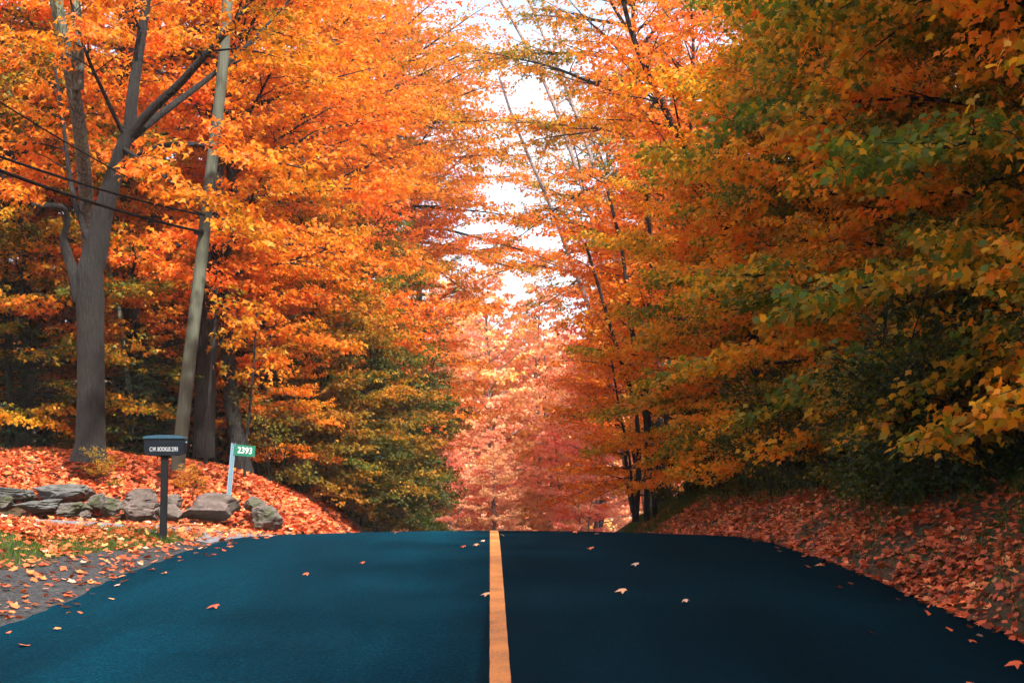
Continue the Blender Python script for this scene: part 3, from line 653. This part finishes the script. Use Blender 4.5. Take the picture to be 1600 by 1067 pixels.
mc = [([(994, 815, 42), (1000, 700, 42), (992, 620, 42), (968, 560, 42), (945, 480, 42), (915, 380, 42)], .085, .04), ([(1010, 815, 42), (1012, 700, 42), (1010, 640, 42), (995, 580, 42), (985, 500, 42), (975, 400, 42), (950, 300, 42)], .09, .05), ([(990, 815, 42), (985, 720, 42), (968, 640, 42), (955, 560, 42)], .045, .03), ([(1024, 815, 42), (1018, 700, 42), (1005, 560, 42), (1020, 420, 42), (1010, 300, 42)], .085, .05)]
stemtree('maple_tree', mc, M_barkd, 'multi-stemmed grey tree fanning out from the right bank at the crest', 42, sprout=dict(nl=9, s0=.4, step2=.5), hue=.66)
ls = dict(nl=5, s0=.5, step2=.9, l2b=.8, step3=.5)
stemtree('leaning_tree', [([(990, 800, 58), (960, 620, 58), (930, 500, 58), (900, 430, 58), (868, 340, 58), (838, 270, 58), (805, 200, 58), (780, 120, 58)], .13, .05)], M_barkl, 'pale thin trunk leaning left across the middle of the sky gap', 58, sprout=ls, hue=.75)
stemtree('leaning_tree', [([(1010, 800, 62), (975, 560, 62), (930, 350, 62), (880, 200, 62), (835, 85, 62), (780, 0, 62), (745, -60, 62)], .14, .06)], M_barkl, 'pale thin trunk leaning left near the top of the sky gap', 62, sprout=ls, hue=.7)
stemtree('leaning_tree', [([(1030, 800, 64), (1000, 560, 64), (950, 330, 64), (900, 170, 64), (850, 60, 64), (810, -40, 64)], .13, .06)], M_barkl, 'pale slender trunk just right of the highest leaning one', 64, sprout=ls, hue=.62)
stemtree('maple_tree', [([(1190, 760, 30), (1185, 560, 30), (1150, 380, 30), (1105, 300, 30), (1060, 210, 30), (1010, 120, 30), (980, 40, 30), (960, -60, 30)], .14, .04)], M_barkd, 'dark limbed maple leaning left out of the right wall', 30, sprout=dict(nl=10, s0=.35, step2=.4), hue=.62)

# shrubs and undergrowth on the right bank
rs = random.Random(9)
for k in range(72):
    d = 9.5 + k * .48 + rs.uniform(-.4, .4); u = rs.uniform(1.0, 3.6) + max(0, d - 20) * .04; x = cx(d) + HW + u
    put(pS1, None, d, rs.uniform(0, 360), rs.uniform(.6, 1.1), rs.uniform(-.2, .25), .9, x=float(x), name='shrub', cat='shrub',
        label='leafy green and rusty shrub on the dark right bank', group='shrubs on the right bank')
for k in range(8):
    d = 35 + k * 2.4; x = float(cx(d)) - HW - rs.uniform(1.2, 2.4)
    put(pS1, None, d, rs.uniform(0, 360), rs.uniform(.8, 1.2), rs.uniform(0, .5), .9, x=x, name='shrub', cat='shrub',
        label='dark shrub under the thicket on the left roadside beyond the mound', group='shrubs under the left thicket')
put(pS1, 165, 27.6, 20, .35, .3, 1.3, name='shrub', cat='shrub', label='small yellow green weed at the foot of the big trunk')
put(pS1, 300, 27.4, 80, .28, .5, 1.3, name='shrub', cat='shrub', label='small yellowish weed on the mound below the leaning pole')

for p in protos:
    for ch in list(p.children): bpy.data.objects.remove(ch)
    bpy.data.objects.remove(p)

# ------------------------------------------------------------------ leaf litter, grass
rg = np.random.default_rng(3)
def slope_n(x, y):
    e = .15; zx = (gz(x + e, y) - gz(x - e, y)) / (2 * e); zy = (gz(x, y + e) - gz(x, y - e)) / (2 * e)
    return np.column_stack([-zx, -zy, np.ones_like(x)])
def litter(name, x, y, size, label, hue=.5, T=LEAF5, lift=.02, tilt=.45, val=1.0):
    n = len(x); N0 = slope_n(x, y) + rg.normal(0, tilt, (n, 3)) * np.array([1, 1, .2])
    a = rg.uniform(0, 2 * math.pi, n); D = np.column_stack([np.cos(a), np.sin(a), rg.normal(0, .2, n)])
    on = np.abs(x - cx(np.minimum(y, 95))) < HW + .04; P = np.column_stack([x, y, np.where(on, road_z(x, y) + .032, gz(x, y) + lift) + rg.uniform(0, .035, n) * np.where(on, .2, 1)])
    S = size * rg.uniform(.6, 1.2, n); curl = rg.uniform(-2.2, 2.6, n)
    h = hue + .12 * wob(x, y, 1.3, 5) + rg.normal(0, .24, n)
    tint = np.column_stack([np.clip(h, 0, 1), np.clip(rg.normal(1, .28, n), .3, 1.6) * val, np.zeros(n), np.ones(n)])
    me = leaves_mesh(name, P, D, N0, np.column_stack([S, S, S * curl]), T, tint, M_litter)
    return tag(link(name, me, color=(.5, .5, .5, 1)), label, 'fallen leaves', kind='stuff')
# left mound and forest edge
n = 60000; x = rg.uniform(-19, -3.9, n); y = rg.uniform(25.4, 38, n); u = cx(y) - HW - x
k = (u > .1) & (rg.uniform(0, 1, n) < np.clip(1.25 - np.maximum(y - 31, 0) * .14, .15, 1)) & ~((wob(x, y, 1.1, 1) > .55) & (rg.uniform(0, 1, n) < .7)); xm, ym = x[k], y[k]
n = 6000; x = rg.uniform(-6.2, -4.0, n); y = rg.uniform(31, 46, n); u = cx(y) - HW - x; k = u > .05; xm = np.concatenate([xm, x[k]]); ym = np.concatenate([ym, y[k]])
litter('mound_leaves', xm, ym, .12, 'bed of red and orange fallen leaves covering the mound behind the boulders', .44, val=.95)
# left verge in front of driveway
n = 30000; x = rg.uniform(-13, -3.7, n); y = rg.uniform(9, 20.6, n); u = cx(y) - HW - x
dens = np.where(u < 1.15 - .75 * sst(13, 19, y), .05, np.where(wob(x, y, 1.5, 2) > .25, .10, 1)); dens = dens * sst(0, .25, u) * np.clip(sst(.6, 2.0, u) + .25 + (y > 16) * .5, 0, 1)
dens = dens * np.where((u < 2.0 - .9 * sst(13, 19, y)) & (wob(x, y, 2.3, 6) > -.3), .18, 1); k = rg.uniform(0, 1, n) < dens; litter('verge_leaves', x[k], y[k], .095, 'red and orange fallen leaves on the grassy verge by the mailbox', .44, val=.9)
n = 2400; x = cx(0) * 0 + rg.uniform(-6, -3.2, n); y = rg.uniform(8, 24, n); u = cx(y) - HW - x; k = (u > -.55) & (u < 1.3) & ((u > 0) | (rg.uniform(0, 1, n) < .12)); litter('gravel_leaves', x[k], y[k], .085, 'scattered pale pink leaves on the gravel strip along the left road edge', .55, tilt=.25, val=.8)
n = 2600; x = rg.uniform(-13, -4.1, n); y = rg.uniform(20.3, 24.8, n); k = (rg.uniform(0, 1, n) < .12 + .9 * sst(23.2, 24.3, y) + .5 * sst(21.2, 20.4, y)); litter('driveway_leaves', x[k], y[k], .11, 'fallen leaves along the edges of the grey driveway', .6, lift=.03)
# right bank
n = 40000; u = rg.exponential(1.3, n) - .05 - rg.exponential(.25, n) * (rg.uniform(0, 1, n) < .025); y = rg.uniform(8, 44, n); k = (u < 4.5) & (rg.uniform(0, 1, n) < np.where(wob(y * 1.2, u * 2, 1.4, 4) > .15, .3, 1)); u = u[k]; y = y[k]; x = cx(y) + HW + u
k = rg.uniform(0, 1, len(x)) < np.clip(1.2 - u / 4.0, .15, 1); litter('bank_leaves', x[k], y[k], .075, 'red and pink fallen leaves covering the foot of the right bank', .36, val=.85)
def grass(name, x, y, h, label, hue):
    n = len(x); P = np.column_stack([x, y, gz(x, y) - .01]); D = np.column_stack([rg.normal(0, .35, n), rg.normal(0, .35, n), np.ones(n)]); Nn = rg.normal(0, 1, (n, 3))
    S = np.column_stack([np.full(n, .009), h * rg.uniform(.5, 1.3, n), np.ones(n)])
    tint = np.column_stack([np.clip(hue + rg.normal(0, .2, n), 0, 1), rg.uniform(.7, 1.3, n), np.zeros(n), np.ones(n)])
    return tag(link(name, leaves_mesh(name, P, D, Nn, S, NEEDLE, tint, M_grass), color=(.5, .5, .5, 1)), label, 'grass', kind='stuff')
n = 70000; x = rg.uniform(-11, -4.0, n); y = rg.uniform(9, 20.3, n); u = cx(y) - HW - x; k = (u > 1.1 - .75 * sst(13, 19, y)) & ((wob(x, y, 1.5, 2) > .2) | (u < 2.1 - .8 * sst(13, 19, y))); grass('verge_grass', x[k], y[k], .10, 'short green grass on the left verge between fallen leaves', .4)
n = 90000; y = rg.uniform(8.5, 50, n) ** 1.0; u = rg.uniform(.1, 4.5, n); k = rg.uniform(0, 1, n) < np.clip(sst(.4, 1.9 + np.clip(y - 15, 0, 10) * .12, u) + .15 + .8 * sst(32, 36, y), 0, 1) * (wob(y * .8, u * 1.5, 1.2, 8) > -.25); y = y[k]; u = u[k]; x = cx(y) + HW + u; grass('bank_grass', x, y, .26, 'long dark green grass and weeds on the right bank', .35)
n = 14000; x = rg.uniform(-18, -5, n); y = rg.uniform(25.5, 33, n); k = (wob(x, y, 1.1, 1) > .5) | (y > 29.5) & (rg.uniform(0, 1, n) < .3); grass('mound_grass', x[k], y[k], .14, 'yellow green grass tufts poking through the leaves on the mound', .75)

# individual leaves on the road
RL = [(341, 950, 'curled brown leaf alone low in the left lane', .2, 1.3), (482, 899, 'small brown leaf in the upper left lane', .3, .8), (570, 881, 'tiny faint leaf halfway up the left lane', .3, .7),
      (765, 932, 'pale curled leaf touching the left side of the orange line', .95, 1.0), (744, 853, 'pale orange leaf just left of the orange line near the crest', .9, 1.1), (728, 856, 'brown leaf left of the pale one beside the orange line', .3, .9),
      (757, 846, 'tiny white leaf left of the orange line at the crest', 1, .7), (621, 834, 'orange leaf on the crest in the left lane', .7, 1.0), (784, 838, 'small pale leaf on the right side of the orange line at the crest', .95, .8),
      (928, 859, 'orange leaf upright near the crest in the right lane', .6, 1.1), (998, 885, 'white curled leaf in the middle of the right lane', 1, 1.0), (978, 927, 'pale flat leaf with a brown tip low in the right lane', .95, 1.2),
      (1070, 941, 'thin pale leaf right of the flat leaf in the right lane', 1, .9), (901, 833, 'orange leaf lying on the crest right of the line', .6, 1.0), (935, 835, 'pale leaf on the crest in the right lane', .95, 1.0),
      (1014, 833, 'white leaf at the right end of the crest', 1, 1.1), (1380, 912, 'small pale leaf close to the right road edge', 1, 1.0), (1540, 979, 'dull red leaf near the right road edge', .3, 1.2), (1595, 1044, 'red leaf in the bottom right corner of the road', .35, 1.3), (1515, 1003, 'small brown leaf near the right bottom of the road', .3, .8)]
def ray_road(px, py):
    best = None
    for d in np.arange(6, 26, .02):
        p = at(px, py, d)
        if p[2] <= float(road_z(p[0], p[1])) + .024: return p
    return at(px, py, 23.5)
for i, (px, py, lab, hu, sc) in enumerate(RL):
    p = ray_road(px, py); z = float(road_z(p[0], p[1])) + .03
    a = rg.uniform(0, 6.28); rz = np.array([[math.cos(a), math.sin(a), .15]])
    me = leaves_mesh('fallen_leaf', np.zeros((1, 3)), rz, np.array([[rg.normal(0, .3), -.35, 1]]), np.array([[.078 * sc, .078 * sc, .078 * sc * 3.0]]), LEAF5, np.array([[hu, 1.1, 0, 1]]), M_litter)
    V = np.array([v.co[:] for v in me.vertices]); 
    o = link('fallen_leaf', me, loc=(p[0], p[1], z - V[:, 2].min() - .006), color=(.5, .5, .5, 1)); tag(o, lab, 'leaf', 'leaves fallen on the road')

# ------------------------------------------------------------------ boulders
def boulder(px0, py0, px1, py1, d, seed, mat, label, depth=None, rough=.20):
    c = at((px0 + px1) / 2, (py0 + py1) / 2, d); w = (px1 - px0) / F * d; h = (py1 - py0) / F * d; dp = depth or max(.35, min(w, .9) * .8)
    bm = bmesh.new(); bmesh.ops.create_icosphere(bm, subdivisions=5, radius=1.0); r = random.Random(seed)
    planes = []
    for _ in range(13):
        v = Vector((r.gauss(0, 1), r.gauss(0, 1), r.gauss(0, .9))).normalized(); planes.append((v, r.uniform(.62, .86)))
    for v in bm.verts:
        p = v.co.copy()
        p = Vector([math.copysign(abs(q) ** .62, q) for q in p])
        for nrm, dd in planes:
            s = p.dot(nrm)
            if s > dd: p -= nrm * (s - dd) * .93
        off = Vector((seed * 3.1, seed * 1.7, 0))
        nn = mnoise.fractal(p * 1.3 + off, .9, 2.1, 5) * rough + mnoise.fractal(p * 4.5 + off, .9, 2.1, 4) * rough * .35
        ridge = abs(mnoise.noise(Vector((p.x * 1.2, p.y * 1.2, p.z * 3.2)) + off)) * rough * .9
        v.co = p * (1 + nn - ridge)
    xs_ = [v.co.x for v in bm.verts]; zs_ = [v.co.z for v in bm.verts]; sx = w / (max(xs_) - min(xs_)); sz = h * .98 / (max(zs_) - min(zs_))
    mx = (max(xs_) + min(xs_)) / 2; mz = (max(zs_) + min(zs_)) / 2
    for v in bm.verts: v.co = Vector(((v.co.x - mx) * sx, v.co.y * dp / 2, (v.co.z - mz) * sz - h * .10))
    me = bpy.data.meshes.new('boulder'); bm.to_mesh(me); bm.free(); me.materials.append(mat)
    for p in me.polygons: p.use_smooth = True
    me.set_sharp_from_angle(angle=R(38))
    o = link('boulder', me, loc=(c[0], c[1] + dp * .22, c[2])); tag(o, label, 'boulder', 'boulders edging the driveway'); return o
boulder(-35, 758, 54, 782, 26.0, 1, M_rockg, 'grey slab boulder at the far left end of the upper course')
boulder(50, 752, 146, 780, 25.9, 2, M_rockg, 'long flat grey green slab boulder on top at the left')
boulder(-35, 772, 22, 797, 25.3, 3, M_rockm, 'pale jagged boulder low at the left edge of the photo')
boulder(16, 777, 92, 799, 25.4, 4, M_rockg, 'low grey boulder under the long flat slab')
boulder(88, 781, 142, 806, 25.3, 5, M_rockm, 'rough sloping boulder left of the tall knobbly one')
boulder(132, 766, 168, 796, 25.6, 6, M_rockm, 'pale lumpy boulder behind the sloping one')
boulder(121, 795, 140, 811, 24.9, 7, M_rock, 'smallest grey stone lying in front of the boulders')
boulder(150, 770, 194, 806, 25.3, 8, M_rockm, 'knobbly brown boulder in the middle left of the row')
boulder(191, 759, 246, 789, 25.5, 9, M_rock, 'upper wedge shaped boulder left of the mailbox post')
boulder(188, 781, 250, 813, 25.1, 10, M_rock, 'low square brown block left of the mailbox post')
boulder(254, 768, 284, 795, 25.4, 11, M_rock, 'upper brown stone just right of the mailbox post')
boulder(246, 784, 286, 812, 25.1, 12, M_rock, 'low cracked block right behind the mailbox post')
boulder(279, 764, 374, 810, 25.2, 13, M_rock, 'largest pointed brown boulder right of the mailbox post', rough=.15)
boulder(378, 771, 416, 800, 26.0, 14, M_rockm, 'pale upright boulder right of the largest one')
boulder(388, 785, 442, 824, 25.6, 15, M_rockm, 'dark mossy boulder at the right end of the row by the road')

# ------------------------------------------------------------------ mailbox
def bm_obj(name, bm, mat, parent, smooth=False):
    me = bpy.data.meshes.new(name); bm.to_mesh(me); bm.free(); me.materials.append(mat)
    for p in me.polygons: p.use_smooth = smooth
    if smooth: me.set_sharp_from_angle(angle=R(35))
    return link(name, me, parent)
def box(bm, x0, x1, y0, y1, z0, z1, bev=0):
    r = bmesh.ops.create_cube(bm, size=1); vs = r['verts']
    for v in vs: v.co = Vector(((x0 + x1) / 2 + v.co.x * (x1 - x0), (y0 + y1) / 2 + v.co.y * (y1 - y0), (z0 + z1) / 2 + v.co.z * (z1 - z0)))
    if bev:
        es = list({e for v in vs for e in v.link_edges}); bmesh.ops.bevel(bm, geom=es, offset=bev, segments=3, affect='EDGES', profile=.5)
def prism(bm, prof, y0, y1):  # profile in x,z
    a = [bm.verts.new((x, y0, z)) for x, z in prof]; b = [bm.verts.new((x, y1, z)) for x, z in prof]
    bm.faces.new(a); bm.faces.new(b[::-1]); n = len(prof)
    for i in range(n): bm.faces.new((a[i], b[i], b[(i + 1) % n], a[(i + 1) % n]))
    bmesh.ops.recalc_face_normals(bm, faces=bm.faces)
DM = 18.5; pm = at(255, 829, DM); zb = g(pm[0], pm[1]); sc_ = DM / F
mb = bpy.data.objects.new('mailbox', None); C.objects.link(mb); mb.location = (pm[0], pm[1], zb); mb.rotation_euler = (0, 0, R(3))
hT = (at(255, 680, DM)[2] - zb); hB = (at(255, 712, DM)[2] - zb)
bm = bmesh.new(); box(bm, -.042, .042, -.042, .042, -.3, hB + .01, .006); bm_obj('post', bm, M_post, mb)
W2 = .255
prof = []
for a in np.linspace(180, 270, 7): prof.append((-W2 + .07 + .07 * math.cos(R(a)), hB + .07 + .07 * math.sin(R(a))))
for a in np.linspace(270, 360, 7): prof.append((W2 - .07 + .07 * math.cos(R(a)), hB + .07 + .07 * math.sin(R(a))))
prof += [(W2, hT - .045), (-W2, hT - .045)]
bm = bmesh.new(); prism(bm, prof, -.09, .09); bmesh.ops.bevel(bm, geom=[e for e in bm.edges if abs(e.verts[0].co.y - e.verts[1].co.y) < 1e-5], offset=.006, segments=2, affect='EDGES')
bm_obj('body', bm, M_box, mb, True)
prof = [(-W2 - .014, hT - .048), (-W2 - .014, hT - .024)] + [(-W2 - .01 + (2 * W2 + .02) * t, hT - .022 + .026 * math.sin(math.pi * t) ** .6) for t in np.linspace(0.02, .98, 11)] + [(W2 + .014, hT - .024), (W2 + .014, hT - .048)]
bm = bmesh.new(); prism(bm, prof, -.108, .105); bmesh.ops.bevel(bm, geom=[e for e in bm.edges if abs(e.verts[0].co.y - e.verts[1].co.y) < 1e-5], offset=.006, segments=2, affect='EDGES')
lid = bm_obj('lid', bm, M_lid, mb, True)
bm = bmesh.new(); box(bm, W2 - .001, W2 + .008, -.082, .082, hB + .03, hT - .055, .003); dr = bm_obj('door', bm, M_box, mb)
bm = bmesh.new(); box(bm, W2 + .008, W2 + .026, -.012, .012, hT - .10, hT - .08, .003); bm_obj('handle', bm, M_galv, dr)
bm = bmesh.new(); box(bm, -.05, .05, -.05, .05, hB - .02, hB + .004, .004); bm_obj('mounting_plate', bm, M_post, mb)
def text(name, s, size, loc, rot, mat, parent, width=None, ext=.001):
    cu = bpy.data.curves.new(name, 'FONT'); cu.body = s; cu.size = size; cu.align_x = 'CENTER'; cu.align_y = 'CENTER'; cu.extrude = ext; cu.offset = size * .012
    o = bpy.data.objects.new(name, cu); C.objects.link(o)
    bpy.context.view_layer.update(); dg = bpy.context.evaluated_depsgraph_get(); me = bpy.data.meshes.new_from_object(o.evaluated_get(dg)); bpy.data.objects.remove(o)
    if width:
        w = max(v.co.x for v in me.vertices) - min(v.co.x for v in me.vertices)
        for v in me.vertices: v.co.x *= width / w
    me.materials.clear(); me.materials.append(mat); q = link(name, me, parent); q.location = loc; q.rotation_euler = rot; return q
text('lettering', 'C.W. BOOKUS 2393', .075, (.0, -.0925, (hT + hB) / 2 - .05), (R(90), 0, 0), simple('faded_lettering', (.42, .46, .50), .6), mb, width=.36)
tag(mb, 'black metal mailbox with faded white lettering on a black post by the road', 'mailbox')

# ------------------------------------------------------------------ number sign
DS = 27.0; ps = at(356, 768, DS); zs = g(ps[0], ps[1]); sg = bpy.data.objects.new('number_sign', None); C.objects.link(sg); sg.location = (ps[0], ps[1], zs)
topw = at(365, 692, DS); tv = Vector((topw[0] - ps[0], 0, topw[2] - zs)); ang = math.atan2(tv.x, tv.z); sg.rotation_euler = (0, ang, 0); LS = tv.length
bm = bmesh.new(); pr = [(-.034, 0), (-.034, .004), (-.014, .006), (-.011, .028), (.011, .028), (.014, .006), (.034, .004), (.034, 0), (.017, 0), (.014, .024), (-.014, .024), (-.017, 0)]
a_ = [bm.verts.new((x * 1.35, y * 1.35, -.35)) for x, y in pr]; b_ = [bm.verts.new((x * 1.35, y * 1.35, LS)) for x, y in pr]
bm.faces.new(a_); bm.faces.new(b_[::-1])
for i in range(len(pr)): bm.faces.new((a_[i], b_[i], b_[(i + 1) % len(pr)], a_[(i + 1) % len(pr)]))
bmesh.ops.recalc_face_normals(bm, faces=bm.faces); bm_obj('post', bm, M_galv, sg)
bm = bmesh.new(); box(bm, 0, .40, -.006, 0, -.105, .105, .0015); pl = bm_obj('sign_plate', bm, M_sgreen, sg); pl.location = (.025, -.008, LS - .125); pl.rotation_euler = (0, R(1), 0)
text('lettering', '2393', .165, (.205, -.0085, .0), (R(90), 0, 0), M_white, pl, width=.275)
for zz in (-.07, .07):
    bm = bmesh.new(); bmesh.ops.create_cone(bm, cap_ends=True, segments=10, radius1=.008, radius2=.006, depth=.008, matrix=__import__('mathutils').Matrix.Translation((.02, -.01, zz)) @ __import__('mathutils').Matrix.Rotation(R(90), 4, 'X'))
    bm_obj('bolt', bm, M_galv, pl)
tag(sg, 'green house number plate reading 2393 on a leaning blue grey metal post', 'sign')

# ------------------------------------------------------------------ utility pole and cables
DP = 28.6; pb = at(280, 712, DP); zp = g(pb[0], pb[1]); up = bpy.data.objects.new('utility_pole', None); C.objects.link(up); up.location = (pb[0], pb[1], zp)
P, _ = smooth(np.array([at(277, 735, DP), at(283, 680, DP), at(296, 560, DP), at(312, 430, DP), at(326, 300, DP), at(339, 190, DP), at(346, 130, DP), at(352, 60, DP), at(357, -20, DP)]) - np.array([pb[0], pb[1], zp]), 30)
tb = Tubes(); tb.add(P, np.linspace(.14, .105, 30), 20); link('shaft', tb.mesh('shaft', M_pole), up)
def seg_on_pole(py):
    k = int(np.argmin([abs((at(0, py, DP)[2] - zp) - q[2]) for q in P])); return P[k] + np.array([pb[0], pb[1], zp])
bm = bmesh.new(); hp = seg_on_pole(372) - np.array([pb[0], pb[1], zp]); box(bm, hp[0] - .17, hp[0] + .02, hp[1] - .20, hp[1] - .10, hp[2] - .05, hp[2] + .05, .01); bm_obj('cable_bracket', bm, M_post, up)
tag(up, 'leaning weathered grey green wooden utility pole behind the mound', 'utility pole')
def cable(pA, pB, r, sag, label):
    A = np.array(pA); B = A + (np.array(pB) - A) * 1.9
    t = np.linspace(0, 1, 60)[:, None]; Q = A + (B - A) * t; Q[:, 2] -= 4 * sag * (t * (1 - t))[:, 0]
    tb = Tubes(); tb.add(Q, np.full(60, r), 6); o = link('overhead_cable', tb.mesh('overhead_cable', M_cable)); tag(o, label, 'cable', 'overhead cables to the leaning pole')
def on(py): 
    q = seg_on_pole(py); q[1] -= .14; return q
cable(on(372), at(0, 240, 20), .027, .25, 'thick lower black cable running from the leaning pole to the left edge')
cable(on(350), at(0, 218, 20), .021, .25, 'thick upper black cable running just above the lowest one')
cable(on(330), at(0, 127, 20), .012, .3, 'thin wire crossing the big trunk above the two thick cables')

# ------------------------------------------------------------------ haze
bm = bmesh.new(); box(bm, -260, 260, -70, 420, -16, 60); 
me = bpy.data.meshes.new('haze'); bm.to_mesh(me); bm.free()
mh, nt, out = newmat('haze_air'); pv = N_(nt, 'VolumePrincipled', Density=.0006, Anisotropy=.25); pv.inputs['Color'].default_value = (1, .90, .82, 1); nt.links.new(pv.outputs[0], out.inputs['Volume']); me.materials.append(mh)
tag(link('haze', me), 'thin pale haze hanging in the valley beyond the crest', 'haze', kind='stuff')

# ------------------------------------------------------------------ light
SUN = Vector((.29, -.61, .74)).normalized(); el = math.asin(SUN.z); azm = math.atan2(SUN.x, SUN.y)
sd = bpy.data.lights.new('sun', 'SUN'); sd.energy = 3.9; sd.angle = R(2); sd.color = (1, .93, .84); so = bpy.data.objects.new('sun', sd); C.objects.link(so)
so.rotation_euler = SUN.to_track_quat('Z', 'Y').to_euler(); so.location = (-20, -10, 30)
w = bpy.data.worlds.new('World'); scene.world = w; w.use_nodes = True; nt = w.node_tree; nt.nodes.clear(); L = nt.links.new
sky = nt.nodes.new('ShaderNodeTexSky'); sky.sky_type = 'NISHITA'; sky.sun_disc = False; sky.sun_elevation = el; sky.sun_rotation = azm; sky.altitude = 100; sky.air_density = 1; sky.dust_density = 1.5
tc = nt.nodes.new('ShaderNodeTexCoord'); mp = nt.nodes.new('ShaderNodeMapping'); mp.inputs['Scale'].default_value = (1, 1, 2.5); L(tc.outputs['Generated'], mp.inputs[0])
nz = nt.nodes.new('ShaderNodeTexNoise'); nz.inputs['Scale'].default_value = 4; nz.inputs['Detail'].default_value = 7; L(mp.outputs[0], nz.inputs[0])
rp = ramp(nt, [(.38, (.25,) * 3), (.6, (.95,) * 3)], nz.outputs[0])
mix = nt.nodes.new('ShaderNodeMix'); mix.data_type = 'RGBA'; L(rp.outputs[0], mix.inputs[0]); L(sky.outputs[0], mix.inputs[6]); mix.inputs[7].default_value = (4.0, 4.5, 4.9, 1)
bg = nt.nodes.new('ShaderNodeBackground'); bg.inputs[1].default_value = .14; L(mix.outputs[2], bg.inputs[0]); ow = nt.nodes.new('ShaderNodeOutputWorld'); L(bg.outputs[0], ow.inputs[0])

scene.view_settings.view_transform = 'Standard'; scene.view_settings.look = 'None'; scene.view_settings.exposure = 1.46; scene.view_settings.gamma = 1
cy = scene.cycles; cy.use_denoising = True; cy.max_bounces = 6; cy.diffuse_bounces = 4; cy.glossy_bounces = 2; cy.transmission_bounces = 6; cy.volume_bounces = 0; cy.transparent_max_bounces = 4
cy.use_adaptive_sampling = True; cy.adaptive_threshold = .03; cy.sample_clamp_indirect = 6; cy.caustics_reflective = False; cy.caustics_refractive = False
